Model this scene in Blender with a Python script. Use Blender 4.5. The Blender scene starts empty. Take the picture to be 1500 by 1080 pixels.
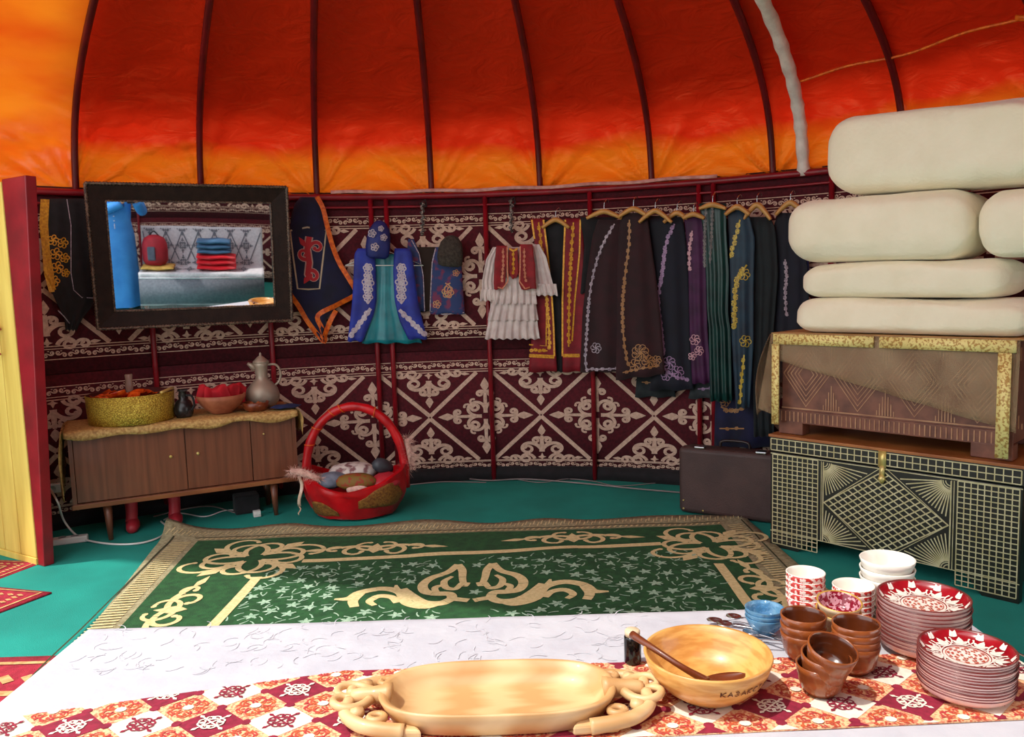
import bpy, bmesh, math, random
from mathutils import Vector, Matrix, noise
random.seed(7)
col = bpy.context.scene.collection
PI = math.pi; sin = math.sin; cos = math.cos
# ---------------------------------------------------------------- camera, sky, sun, exposure
F = 1180.0; ROLL = .03; PIT = math.radians(6.1); H = 1.30
CX, CY, R = -.28, 1.78, 3.5
cam_d = bpy.data.cameras.new('camera'); cam_d.sensor_width = 36; cam_d.lens = F/1500*36; cam_d.clip_start = .02
cam = bpy.data.objects.new('camera', cam_d); col.objects.link(cam)
right = Vector((cos(ROLL), -sin(ROLL)*sin(PIT), -sin(ROLL)*cos(PIT)))
up = Vector((sin(ROLL), cos(ROLL)*sin(PIT), cos(ROLL)*cos(PIT)))
back = -Vector((0, cos(PIT), -sin(PIT)))
m = Matrix.Identity(4)
for i in range(3): m[i][0] = right[i]; m[i][1] = up[i]; m[i][2] = back[i]
m[2][3] = H; cam.matrix_world = m
S = bpy.context.scene; S.camera = cam
w = bpy.data.worlds.new('sky'); S.world = w; w.use_nodes = True
w.node_tree.nodes['Background'].inputs[0].default_value = (.95, .97, 1, 1)
w.node_tree.nodes['Background'].inputs[1].default_value = 2.35
sun_d = bpy.data.lights.new('sun', 'SUN'); sun_d.energy = 3.4; sun_d.angle = math.radians(1.6); sun_d.color = (1, .95, .85)
sun = bpy.data.objects.new('sun', sun_d); col.objects.link(sun)
sun.rotation_euler = Vector((-.42, -.18, .9)).to_track_quat('Z', 'Y').to_euler(); sun.location = (-2, -1, 6)
S.view_settings.view_transform = 'Standard'; S.view_settings.look = 'None'
S.view_settings.exposure = 0.0; S.view_settings.gamma = 1; S.view_settings.use_curve_mapping = False

# ---------------------------------------------------------------- helpers
def lin(c):
    return tuple(((x/255)/12.92 if x/255 <= .04045 else ((x/255+.055)/1.055)**2.4) for x in c)
def mat(name, c, c2=None, scale=20, rough=.7, metal=0, bump=0, bscale=None, kind='noise', stretch=None,
        trans=0, alpha=1, sheen=0, spec=.5, transm=0, lo=.35, hi=.65, coat=0, detail=3):
    M = bpy.data.materials.new(name); M.use_nodes = True; nt = M.node_tree; N = nt.nodes; L = nt.links
    b = N['Principled BSDF']; b.inputs['Roughness'].default_value = rough; b.inputs['Metallic'].default_value = metal
    b.inputs['Specular IOR Level'].default_value = spec
    b.inputs['Alpha'].default_value = alpha; b.inputs['Transmission Weight'].default_value = transm
    b.inputs['Coat Weight'].default_value = coat
    if sheen: b.inputs['Sheen Weight'].default_value = sheen
    tc = N.new('ShaderNodeTexCoord'); mp = N.new('ShaderNodeMapping'); L.new(tc.outputs['Object'], mp.inputs[0])
    if stretch: mp.inputs['Scale'].default_value = stretch
    A = lin(c)+(1,); B = (lin(c2)+(1,)) if c2 else tuple(x*.82 for x in lin(c))+(1,)
    if kind == 'voronoi':
        t = N.new('ShaderNodeTexVoronoi'); t.inputs['Scale'].default_value = scale; o = t.outputs['Distance']
    elif kind == 'wave':
        t = N.new('ShaderNodeTexWave'); t.inputs['Scale'].default_value = scale; t.inputs['Distortion'].default_value = 4
        t.inputs['Detail'].default_value = 3; o = t.outputs['Fac']
    else:
        t = N.new('ShaderNodeTexNoise'); t.inputs['Scale'].default_value = scale; t.inputs['Detail'].default_value = detail; o = t.outputs['Fac']
    L.new(mp.outputs[0], t.inputs['Vector'])
    cr = N.new('ShaderNodeValToRGB'); cr.color_ramp.elements[0].position = lo; cr.color_ramp.elements[1].position = hi
    cr.color_ramp.elements[0].color = A; cr.color_ramp.elements[1].color = B
    L.new(o, cr.inputs[0]); L.new(cr.outputs[0], b.inputs['Base Color'])
    if bump:
        n2 = N.new('ShaderNodeTexNoise'); n2.inputs['Scale'].default_value = bscale or scale*4; n2.inputs['Detail'].default_value = 4
        L.new(mp.outputs[0], n2.inputs['Vector'])
        bp = N.new('ShaderNodeBump'); bp.inputs['Strength'].default_value = bump; bp.inputs['Distance'].default_value = .01
        L.new(n2.outputs['Fac'], bp.inputs['Height']); L.new(bp.outputs[0], b.inputs['Normal'])
    if trans:
        tr = N.new('ShaderNodeBsdfTranslucent'); L.new(cr.outputs[0], tr.inputs[0])
        mx = N.new('ShaderNodeMixShader'); mx.inputs[0].default_value = trans
        L.new(b.outputs[0], mx.inputs[1]); L.new(tr.outputs[0], mx.inputs[2]); L.new(mx.outputs[0], N['Material Output'].inputs[0])
    return M
def wm(o):
    r = Matrix.Identity(4)
    while o is not None:
        r = Matrix.LocRotScale(o.location, o.rotation_euler, o.scale) @ r; o = o.parent
    return r
class MB:
    def __init__(s): s.v = []; s.f = []; s.mi = []; s.T = Matrix.Identity(4)
    def add(s, vs, fs, mi=0):
        n = len(s.v); s.v += [s.T @ Vector(p) for p in vs]; s.f += [[n+i for i in f] for f in fs]; s.mi += [mi]*len(fs); return s
    def box(s, x0, x1, y0, y1, z0, z1, mi=0):
        v = [(x, y, z) for z in (z0, z1) for y in (y0, y1) for x in (x0, x1)]
        return s.add(v, [(0,2,3,1), (4,5,7,6), (0,1,5,4), (2,6,7,3), (0,4,6,2), (1,3,7,5)], mi)
    def lathe(s, prof, seg=32, c=(0,0,0), mis=None, rip=None, cap=True):
        vs = []; fs = []
        for j, (r, z) in enumerate(prof):
            for i in range(seg):
                a = 2*PI*i/seg; rr = r*(1+(rip(a, j) if rip else 0)); vs.append((c[0]+rr*cos(a), c[1]+rr*sin(a), c[2]+z))
        for j in range(len(prof)-1):
            n = len(s.f)
            fs = [(j*seg+i, j*seg+(i+1) % seg, (j+1)*seg+(i+1) % seg, (j+1)*seg+i) for i in range(seg)]
            if j == 0: base = len(s.v); s.v += [s.T @ Vector(p) for p in vs]
            s.f += [[base+q for q in f] for f in fs]; s.mi += [mis[j] if mis else 0]*seg
        if cap:
            for j in (0, len(prof)-1):
                if prof[j][0] > 1e-5: s.f.append([base+j*seg+i for i in range(seg)]); s.mi.append(mis[min(j, len(prof)-2)] if mis else 0)
        return s
    def tube(s, pts, r, seg=8, mi=0, cap=True):
        pts = [Vector(p) for p in pts]; n = len(pts); rs = r if isinstance(r, (list, tuple)) else [r]*n
        vs = []; fs = []; prev = None
        for i, p in enumerate(pts):
            d = (pts[min(i+1, n-1)]-pts[max(i-1, 0)]).normalized()
            if prev is None: a = d.orthogonal().normalized()
            else:
                a = prev-d*prev.dot(d); a = a.normalized() if a.length > 1e-6 else d.orthogonal().normalized()
            prev = a; b = d.cross(a)
            for k in range(seg):
                t = 2*PI*k/seg; vs.append(p+(a*cos(t)+b*sin(t))*rs[i])
        for i in range(n-1):
            for k in range(seg): fs.append((i*seg+k, i*seg+(k+1) % seg, (i+1)*seg+(k+1) % seg, (i+1)*seg+k))
        if cap: fs += [tuple(range(seg))[::-1], tuple((n-1)*seg+k for k in range(seg))]
        return s.add(vs, fs, mi)
    def grid(s, fn, nu, nv, mi=0, closeu=False):
        vs = [fn(i/nu, j/nv) for j in range(nv+1) for i in range(nu+1)]
        fs = [(j*(nu+1)+i, j*(nu+1)+i+1, (j+1)*(nu+1)+i+1, (j+1)*(nu+1)+i) for j in range(nv) for i in range(nu)]
        return s.add(vs, fs, mi)
    def shell(s, ff, fb, nu, nv, mi=0):
        """closed sheet: front fn ff, back fn fb over the same (u,v)"""
        n = (nu+1)*(nv+1)
        vs = [ff(i/nu, j/nv) for j in range(nv+1) for i in range(nu+1)]+[fb(i/nu, j/nv) for j in range(nv+1) for i in range(nu+1)]
        q = lambda i, j, b=0: b*n+j*(nu+1)+i
        fs = []
        for j in range(nv):
            for i in range(nu):
                fs.append((q(i,j), q(i+1,j), q(i+1,j+1), q(i,j+1))); fs.append((q(i,j,1), q(i,j+1,1), q(i+1,j+1,1), q(i+1,j,1)))
        for i in range(nu): fs += [(q(i,0), q(i,0,1), q(i+1,0,1), q(i+1,0)), (q(i,nv), q(i+1,nv), q(i+1,nv,1), q(i,nv,1))]
        for j in range(nv): fs += [(q(0,j), q(0,j+1), q(0,j+1,1), q(0,j,1)), (q(nu,j), q(nu,j,1), q(nu,j+1,1), q(nu,j+1))]
        return s.add(vs, fs, mi)
    def ink(s, k, fn, mi=0):
        for i, p in enumerate(k.p):      # every piece of the applique sits a hair proud of the one before
            q = [Vector(fn(x, y)) for x, y in p]; n = (q[1]-q[0]).cross(q[-1]-q[0])
            if n.length < 1e-12: continue
            n.normalize()
            if n.dot(Vector((0,0,H))-q[0]) < 0: n = -n
            s.add([a+n*((i*13 % 199)*6e-6) for a in q], [tuple(range(len(p)))], mi)
        return s
    def build(s, name, mats, parent=None, smooth=True, bevel=0, origin=None, fixn=True, bseg=2):
        me = bpy.data.meshes.new(name)
        if parent is not None: inv = wm(parent).inverted(); vs = [inv @ v for v in s.v]; loc = Vector((0,0,0))
        else:
            if origin is None:
                xs = [v.x for v in s.v]; ys = [v.y for v in s.v]; origin = ((min(xs)+max(xs))/2, (min(ys)+max(ys))/2, min(v.z for v in s.v))
            loc = Vector(origin); vs = [v-loc for v in s.v]
        me.from_pydata([tuple(v) for v in vs], [], s.f)
        for mm in (mats if isinstance(mats, (list, tuple)) else [mats]): me.materials.append(mm)
        me.polygons.foreach_set('material_index', s.mi)
        if smooth: me.polygons.foreach_set('use_smooth', [True]*len(s.f))
        me.update()
        if fixn:
            bm = bmesh.new(); bm.from_mesh(me); bmesh.ops.recalc_face_normals(bm, faces=bm.faces); bm.to_mesh(me); bm.free()
        o = bpy.data.objects.new(name, me); col.objects.link(o); o.location = loc; o.parent = parent
        if bevel:
            b = o.modifiers.new('b', 'BEVEL'); b.width = bevel; b.segments = bseg; b.limit_method = 'ANGLE'; b.angle_limit = .7
        if smooth and bevel: me.polygons.foreach_set('use_smooth', [False]*len(s.f))
        return o
def tag(o, label=None, cat=None, group=None, kind=None):
    if label: o['label'] = label
    if cat: o['category'] = cat
    if group: o['group'] = group
    if kind: o['kind'] = kind
    return o
def empty(name, loc, label=None, cat=None, group=None, kind=None, rz=0):
    o = bpy.data.objects.new(name, None); o.empty_display_size = .05; col.objects.link(o); o.location = loc; o.rotation_euler = (0,0,rz)
    return tag(o, label, cat, group, kind)
def copy_tree(o, parent=None):
    kids = [c for c in list(o.children)]
    c = o.copy(); col.objects.link(c); c.parent = parent
    for k in kids: copy_tree(k, c)
    return c
def ray(px, py):
    u = px-750; v = 540-py; c, s = cos(ROLL), sin(ROLL); a = u*c+v*s; b = -u*s+v*c
    return Vector((a, F*cos(PIT)+b*sin(PIT), b*cos(PIT)-F*sin(PIT)))
def onz(px, py, z): d = ray(px, py); t = (z-H)/d.z; return Vector((d.x*t, d.y*t, z))
def ony(px, py, y): d = ray(px, py); t = y/d.y; return Vector((d.x*t, y, H+d.z*t))
def W(px, py, off=0.):
    d = ray(px, py); r = R-off; A = d.x**2+d.y**2; B = -2*(d.x*CX+d.y*CY); K = CX*CX+CY*CY-r*r
    t = (-B+math.sqrt(B*B-4*A*K))/2/A; return Vector((d.x*t, d.y*t, H+d.z*t))
def cyl(th, z, r=R): return Vector((CX+r*sin(th), CY+r*cos(th), z))
def smooth_path(pts, n=8):
    """Catmull-Rom through the points"""
    P = [Vector(p) for p in pts]; P = [P[0]*2-P[1]]+P+[P[-1]*2-P[-2]]; out = []
    for i in range(1, len(P)-2):
        for k in range(n):
            t = k/n; a, b, c, d = P[i-1], P[i], P[i+1], P[i+2]
            out.append(.5*((2*b)+(c-a)*t+(2*a-5*b+4*c-d)*t*t+(3*b-a-3*c+d)*t**3))
    return out+[P[-2]]
class Ink:
    def __init__(s): s.p = []
    def line(s, pts, w, close=False):
        pts = [tuple(p[:2]) for p in pts]
        if close: pts = pts+[pts[0], pts[1]]
        n = len(pts); L = []
        ws = w if isinstance(w, (list, tuple)) else [w]*n
        for i in range(n):
            a = pts[max(i-1, 0)]; b = pts[min(i+1, n-1)]; dx, dy = b[0]-a[0], b[1]-a[1]; l = math.hypot(dx, dy) or 1
            h = ws[i]/2; L.append(((pts[i][0]-dy/l*h, pts[i][1]+dx/l*h), (pts[i][0]+dy/l*h, pts[i][1]-dx/l*h)))
        for i in range(n-1-(1 if close else 0)): s.p.append([L[i][0], L[i][1], L[i+1][1], L[i+1][0]])
        return s
    def seg(s, a, b, w, d=.08):
        n = max(1, int(math.hypot(b[0]-a[0], b[1]-a[1])/d)); return s.line([(a[0]+(b[0]-a[0])*i/n, a[1]+(b[1]-a[1])*i/n) for i in range(n+1)], w)
    def dot(s, x, y, r, n=8, ry=None):
        s.p.append([(x+r*cos(2*PI*i/n), y+(ry or r)*sin(2*PI*i/n)) for i in range(n)]); return s
    def curl(s, x, y, hd, L, k0, k1, w0, w1, n=16, blob=1.0):
        pts = [(x, y)]; h = math.radians(hd); d = L/n
        for i in range(n):
            k = k0+(k1-k0)*(i+.5)/n; h += k*d; x += cos(h)*d; y += sin(h)*d; pts.append((x, y))
        s.line(pts, [w0+(w1-w0)*i/n for i in range(n+1)])
        if blob: s.dot(x, y, w1*.72*blob, 7)
        return s
    def leaf(s, x, y, hd, L, w):
        h = math.radians(hd); c, q = cos(h), sin(h)
        s.p.append([(x+c*a*L-q*b*w, y+q*a*L+c*b*w) for a, b in ((0,0), (.2,.3), (.45,.5), (.75,.25), (1,0), (.75,-.25), (.45,-.5), (.2,-.3))]); return s
    def put(s, k, dx=0, dy=0, sx=1, sy=1, rot=0):
        c, q = cos(math.radians(rot)), sin(math.radians(rot))
        for p in k.p: s.p.append([(dx+(x*c-y*q)*sx, dy+(x*q+y*c)*sy) for x, y in p])
        return s
    def clip(s, f): k = Ink(); k.p = [p for p in s.p if all(f(x, y) for x, y in p)]; return k
ORD = ['topmost', 'second from the top', 'third from the top', 'fourth from the top', 'fifth from the top', 'sixth from the top', 'seventh from the top',
       'eighth from the top', 'ninth from the top', 'tenth from the top', 'eleventh from the top', 'twelfth from the top', 'thirteenth from the top', 'fourteenth from the top']

# ---------------------------------------------------------------- materials
M = {}
M['maroon'] = mat('maroon_felt', (92,14,28), (70,8,20), scale=60, rough=.9, bump=.25, bscale=300)
M['cream'] = mat('cream_felt', (222,190,168), (200,165,145), scale=60, rough=.9, bump=.2, bscale=300)
M['redpaint'] = mat('red_paint', (150,16,32), (120,10,24), scale=8, rough=.4)
M['rib'] = mat('rib_paint', (112,14,22), (80,8,16), scale=5, rough=.4)
M['floor'] = mat('green_carpet', (19,150,136), (14,134,122), scale=3, rough=.95, bump=.3, bscale=260)
M['back'] = mat('wall_felt', (70,30,28), (50,20,20), scale=10, rough=1)
M['felt'] = mat('light_block_felt', (150,140,120), scale=10, rough=1)
M['black'] = mat('black_fabric', (16,14,17), (26,22,26), scale=20, rough=.85, sheen=.1)
M['navy'] = mat('navy_velvet', (16,18,62), (8,9,38), scale=8, rough=.8, sheen=.15)
M['darknavy'] = mat('dark_navy_cloth', (14,17,36), (8,10,24), scale=8, rough=.8, sheen=.1)
M['gold'] = mat('gold_thread', (225,165,35), (190,120,20), scale=90, rough=.45, metal=.25)
M['orange'] = mat('orange_ribbon', (240,120,20), (205,75,10), scale=50, rough=.5)
M['silver'] = mat('silver_thread', (190,175,185), (130,115,130), scale=90, rough=.5)
M['wood_d'] = mat('walnut_veneer', (128,74,50), (98,54,36), scale=3, rough=.4, kind='noise', stretch=(14,14,.7), coat=.15, lo=.3, hi=.7)
M['wood_l'] = mat('pale_lime_wood', (222,184,132), (200,154,100), scale=3, rough=.45, kind='wave', stretch=(.6,6,3), lo=.1, hi=.9, coat=.15)
M['white'] = mat('white_plastic', (228,226,220), scale=5, rough=.4)
M['hang'] = mat('hanger_wood', (220,170,95), (195,140,70), scale=10, rough=.4)
M['steel'] = mat('steel', (200,200,205), scale=10, rough=.25, metal=1)
M['brass'] = mat('brass', (236,216,140), (215,190,100), scale=10, rough=.35, metal=.5)

# ---------------------------------------------------------------- floor and walls
b = MB(); b.grid(lambda u, v: (-4.3+8.2*u, -2.0+7.6*v, .0), 2, 2)
fl = b.build('floor', M['floor'], origin=(0,0,0), fixn=False); tag(fl, 'teal green fitted carpet over the whole floor', kind='structure')
b = MB(); b.grid(lambda u, v: (-9+18*u, -6+16*v, -.03), 1, 1)
g = b.build('unseen_bounce_ground', mat('bounce_earth', (200,190,160), (180,176,140), scale=3, rough=1), origin=(0,0,-.03)); tag(g, 'unseen pale ground under the yurt, brightened to bounce light inside', kind='structure')  # unseen ground, colour raised to bounce light onto walls and blankets
TH0, TH1 = -1.12, 1.55
def wallmesh(t0, t1):
    b = MB(); b.shell(lambda u, v: cyl(t0+(t1-t0)*u, 1.9*v, R+.02), lambda u, v: cyl(t0+(t1-t0)*u, 1.9*v, R+.05), 40, 2); return b
wb = wallmesh(TH0, TH1).build('wall_back', M['back'], origin=(CX,CY,0)); tag(wb, 'curved yurt wall behind the patterned hangings', kind='structure')
wr = wallmesh(PI-1.0, PI+.5).build('wall_rear', M['back'], origin=(CX,CY,0)); tag(wr, 'curved yurt wall behind the daybed seen in the mirror', kind='structure')
for i, th in enumerate([-.94, -.745, -.553, -.358, -.17, -.142, .04, .233, .427, .452, .645, .84, 1.04, 1.24]):
    b = MB(); b.tube([cyl(th, 0.0, R-.03), cyl(th, 1.86, R-.03)], .016, 10); b.build('wall_pole', M['redpaint'], wb)
for th in (PI-.3, PI-.1, PI+.1, PI+.3):
    b = MB(); b.tube([cyl(th, 0.0, R-.03), cyl(th, 1.86, R-.03)], .016, 8); b.build('wall_pole', M['redpaint'], wr)
b = MB(); b.tube([cyl(TH0+(TH1-TH0)*i/60, 1.865, R-.03) for i in range(61)], .02, 8)
b.tube([cyl(TH0+(TH1-TH0)*i/60, 1.80, R-.035) for i in range(61)], .008, 6)
t = b.build('trim_1', M['redpaint']); tag(t, 'dark red painted ring tube along the top of the wall', kind='structure')
b = MB(); b.shell(lambda u, v: cyl(-.24+.7*u, 1.885+.02*v+.004*sin(30*u), R-.052), lambda u, v: cyl(-.24+.7*u, 1.885+.02*v+.004*sin(30*u), R-.045), 50, 1)
b.build('piping', mat('pink_tape', (225,170,160), (200,130,120), scale=20, rough=.8), t)
b = MB(); b.shell(lambda u, v: cyl(TH0+(TH1-TH0)*u, .085*v, R-.022-.03*(1-v)*(1+.5*sin(70*u))), lambda u, v: cyl(TH0+(TH1-TH0)*u, .085*v, R-.004), 160, 1)
t = b.build('baseboard_back', M['black']); tag(t, 'black ground flap along the foot of the wall', kind='structure')

# ---------------------------------------------------------------- ornaments
def diamond_motif():
    k = Ink()
    q = Ink()   # one arm pointing +y : stem, tip leaf, two pairs of curls
    q.line([(0,.08), (0,.70)], [.09,.06]); q.leaf(0, .64, 90, .36, .19)
    for sx in (1, -1):
        a = Ink(); a.curl(.0, .60, 62, .44, -6, -26, .07, .05, 16); q.put(a, sx=sx)
        a = Ink(); a.curl(.0, .12, 90, 1.0, -1.6, -16.5, .075, .055, 22); a.curl(.27, .30, 40, .2, 3, 22, .05, .045, 8); q.put(a, sx=sx)
    k.put(q); k.put(q, rot=180); k.put(q, rot=90); k.put(q, rot=270)
    return k
DM = diamond_motif()
def tri_motif():
    k = Ink()      # base on y=0, tip at y=1
    k.line([(0,.20), (0,.66)], [.12,.07]); k.leaf(0, .66, 90, .32, .17)
    k.leaf(-.09, .05, 0, .18, .08); k.leaf(0, -.03, 90, .2, .08)
    for sx in (1, -1):
        a = Ink(); a.curl(0, .56, 50, .46, -4, -24, .075, .055, 16)
        a.curl(.0, .26, 62, 1.12, -1.0, -13.5, .10, .062, 24)
        a.curl(.16, .0, 78, .85, -4, -15, .075, .055, 20)
        a.curl(.46, .02, 60, .52, -3.5, -21, .07, .055, 14); a.leaf(.68, .03, 5, .2, .09); k.put(a, sx=sx)
    return k
TM = tri_motif()
def scroll(x0, x1, z0, z1, per):
    k = Ink(); u = Ink(); hh = z1-z0
    a = Ink(); a.curl(0, 0, 50, 2.1, -1.6, -7.5, .17, .12, 14); u.put(a); u.put(a, rot=180)
    u.leaf(-.12, .42, 0, .3, .16)
    n = int((x1-x0)/per)
    for i in range(n): k.put(u, x0+per*(i+.5), (z0+z1)/2, sx=per*.68*(1 if i % 2 else -1), sy=hh*.80)
    return k
XP = .2105*R
def carpet_ink(x0, x1, z0, fz0, fz1, z1, s0, s1, xo):
    k = Ink(); L = lambda z, wd: k.seg((x0+.02, z), (x1-.02, z), wd, .12)
    cz = (fz0+fz1)/2; h = (fz1-fz0)/2; Wd = XP/2
    for z, wd in ((fz0-.006, .006), (fz1+.006, .006), (s0[0]-.004, .005), (s0[1]+.004, .005), (s1[0]-.004, .005), (s1[1]+.004, .005)): L(z, wd)
    k.put(scroll(x0+.03, x1-.03, s0[0], s0[1], .062)); k.put(scroll(x0+.03, x1-.03, s1[0], s1[1], .062))
    n0 = int(math.ceil((x0+.02-xo)/XP)); n1 = int(math.floor((x1-.02-xo)/XP))
    ok = lambda x, y: x0+.01 < x < x1-.01
    for n in range(n0-1, n1+2):
        xc = xo+n*XP; j = Ink()
        for sy in (1, -1):
            j.seg((xc, cz+sy*.008), (xc+Wd*.86, cz+sy*h), .026, .07); j.seg((xc, cz+sy*.008), (xc-Wd*.86, cz+sy*h), .026, .07)
            j.put(TM, xc, cz+sy*h, sx=Wd*.84, sy=-sy*h*.80)
        j.put(DM, xc+Wd, cz, sx=Wd*.86, sy=h*.88)
        k.put(j.clip(ok))
    return k
def make_carpet(label, z0, z1, fz0, fz1, s0, s1, t0, t1, thk):
    b = MB(); b.shell(lambda u, v: cyl(t0+(t1-t0)*u, z0+(z1-z0)*v, R-.008), lambda u, v: cyl(t0+(t1-t0)*u, z0+(z1-z0)*v, R+.005), 60, 2)
    b.ink(carpet_ink(t0*R, t1*R, z0, fz0, fz1, z1, s0, s1, -.288*R), lambda x, z: cyl(x/R, z, R-.0105), 1)
    o = b.build('wall_hanging', [M['maroon'], M['cream']], origin=(CX,CY,0), fixn=False); return tag(o, label, 'wall hanging')
lo = make_carpet('lower maroon and cream horn-patterned felt hanging, down to the floor', .06, .865, .135, .72, (.078,.118), (.745,.795), -1.08, 1.2, 1)
hi = make_carpet('upper maroon and cream horn-patterned felt hanging, behind the costumes and the mirror', .87, 1.855, 1.03, 1.665, (.955,1.005), (1.69,1.74), -1.08, 1.2, 1)
# the same pair on the opposite wall, seen in the mirror
lo2 = make_carpet('lower maroon felt hanging on the opposite wall, reflected beyond the daybed', .06, .865, .135, .72, (.078,.118), (.745,.795), -.98, .48, 1); lo2.rotation_euler = (0,0,PI)
hi2 = make_carpet('upper maroon felt hanging on the opposite wall, reflected above the daybed', .87, 1.855, 1.03, 1.665, (.955,1.005), (1.69,1.74), -.98, .48, 1); hi2.rotation_euler = (0,0,PI)

# ---------------------------------------------------------------- roof
PROF = [(3.5,1.86), (3.44,2.08), (3.33,2.26), (3.14,2.42), (2.86,2.57), (2.45,2.72), (1.9,2.88), (1.2,3.05), (.3,3.22)]
def prof(v):
    x = v*(len(PROF)-1); i = min(int(x), len(PROF)-2); f = x-i
    P = [PROF[max(i-1,0)], PROF[i], PROF[i+1], PROF[min(i+2, len(PROF)-1)]]
    return tuple(.5*((2*P[1][k])+(P[2][k]-P[0][k])*f+(2*P[0][k]-5*P[1][k]+4*P[2][k]-P[3][k])*f*f+(3*P[1][k]-P[0][k]-3*P[2][k]+P[3][k])*f**3) for k in (0,1))
def roofpt(th, v, off=0):
    r, z = prof(v); r2, z2 = prof(min(v+.02, 1)); r1, z1 = prof(max(v-.02, 0)); dr, dz = r2-r1, z2-z1; l = math.hypot(dr, dz)
    return cyl(th, z+off*(-dr/l), r+off*(dz/l))
def roof_material():
    Mt = bpy.data.materials.new('glow_tinted_satin'); Mt.use_nodes = True; nt = Mt.node_tree; N = nt.nodes; L = nt.links
    p = N['Principled BSDF']; tc = N.new('ShaderNodeTexCoord'); sp = N.new('ShaderNodeSeparateXYZ'); L.new(tc.outputs['Object'], sp.inputs[0])
    no = N.new('ShaderNodeTexNoise'); no.inputs['Scale'].default_value = 1.6; no.inputs['Detail'].default_value = 5; L.new(tc.outputs['Object'], no.inputs['Vector'])
    ma = N.new('ShaderNodeMath'); ma.operation = 'MULTIPLY_ADD'; L.new(no.outputs['Fac'], ma.inputs[0]); ma.inputs[1].default_value = .25; L.new(sp.outputs[2], ma.inputs[2])
    mr = N.new('ShaderNodeMapRange'); mr.inputs['From Min'].default_value = .34; mr.inputs['From Max'].default_value = .44; L.new(ma.outputs[0], mr.inputs['Value'])
    cr = N.new('ShaderNodeValToRGB'); L.new(mr.outputs[0], cr.inputs[0])
    cr.color_ramp.elements[0].color = lin((236,116,22))+(1,); cr.color_ramp.elements[1].color = lin((228,46,18))+(1,)  # orange low, red high: backlight glow through the lining put into the colour
    L.new(cr.outputs[0], p.inputs['Base Color']); p.inputs['Roughness'].default_value = .38; p.inputs['Specular IOR Level'].default_value = .6
    p.inputs['Specular Tint'].default_value = (1,.5,.2,1)
    mp = N.new('ShaderNodeMapping'); mp.inputs['Scale'].default_value = (1,1,2.5); L.new(tc.outputs['Object'], mp.inputs[0])
    n2 = N.new('ShaderNodeTexNoise'); n2.inputs['Scale'].default_value = 5; n2.inputs['Detail'].default_value = 6; n2.inputs['Distortion'].default_value = 1.2; L.new(mp.outputs[0], n2.inputs['Vector'])
    bp = N.new('ShaderNodeBump'); bp.inputs['Strength'].default_value = .5; bp.inputs['Distance'].default_value = .04
    L.new(n2.outputs['Fac'], bp.inputs['Height']); L.new(bp.outputs[0], p.inputs['Normal'])
    tr = N.new('ShaderNodeBsdfTranslucent'); L.new(cr.outputs[0], tr.inputs[0]); mx = N.new('ShaderNodeMixShader'); mx.inputs[0].default_value = .16
    L.new(p.outputs[0], mx.inputs[1]); L.new(tr.outputs[0], mx.inputs[2]); L.new(mx.outputs[0], N['Material Output'].inputs[0]); return Mt
M['satin'] = roof_material()
M['sunlit'] = mat('sunlit_tint_satin', (240,128,24), (222,84,14), scale=2, rough=.4, bump=.6, bscale=6, trans=.25, spec=.6, lo=.3, hi=.7, stretch=(1,1,3))  # lighter copy of the lining: sunlight on the left gores painted in
ceil = empty('ceiling', (CX,CY,1.86), 'domed yurt roof lined with orange satin between dark red ribs', kind='structure')
RIBS = [-1.05, -.85, -.649, -.459, -.264, -.058, .142, .344, .55, .75, .95, 1.15, 1.35, 1.55, 1.75, 1.95, 2.15]  # last gores, unseen, added to hold back skylight; left kept open for sun
for a, c in zip(RIBS[:-1], RIBS[1:]):
    sd = random.random()*20; wdt = (c-a)*R
    def fp(u, v, o=0, a=a, c=c, sd=sd, wdt=wdt):
        bulge = .05*math.sin(PI*u)*min(1, v*6+.35)
        h = v*2.4; x = u*wdt; f = 0
        for cx_, sg in ((0,1), (wdt,-1)):
            an = math.atan2(h+.02, abs(x-cx_)+.02); rr = math.hypot(h, x-cx_)
            f += .050*noise.noise((an*6.0+sd, rr*1.0, sg))*math.exp(-rr/.38)*min(1, rr/.05)*2
        f += .016*sin(22*(h-.16*(1-(2*u-1)**2)*(-1))+3*noise.noise((x*2, h*2, sd)))*math.exp(-((h-.26)/.18)**2)*math.sin(PI*u)
        f += .010*noise.noise((x*4, h*7, sd))+.020*noise.noise((x*1.5+h*7, h*15-x*6*(1 if sd > 10 else -1), sd))*math.exp(-h/.45)
        return roofpt(a+(c-a)*u, v, .03+bulge+f+o)
    b = MB(); b.grid(fp, 40, 130); b.build('fabric_panel', M['satin'] if a > -.84 else M['sunlit'], ceil, fixn=False)
for th in RIBS:
    if th > 2.1: continue
    b = MB(); b.tube([roofpt(th, i/40) for i in range(41)], .019, 8); b.build('roof_rib', M['rib'], ceil)
# pale wrapped pole beside the rib on the right
b = MB(); pts = [roofpt(.60, i/40, -.015) for i in range(41)]
b.tube(pts, [.034+.004*sin(i*2.3) for i in range(41)], 10); o = b.build('wrapped_pole', mat('pale_wrap', (240,232,222), (214,204,194), scale=14, rough=.6, bump=.6, bscale=30), ceil); o['label'] = 'pole wrapped in pale shiny cloth'
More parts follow.
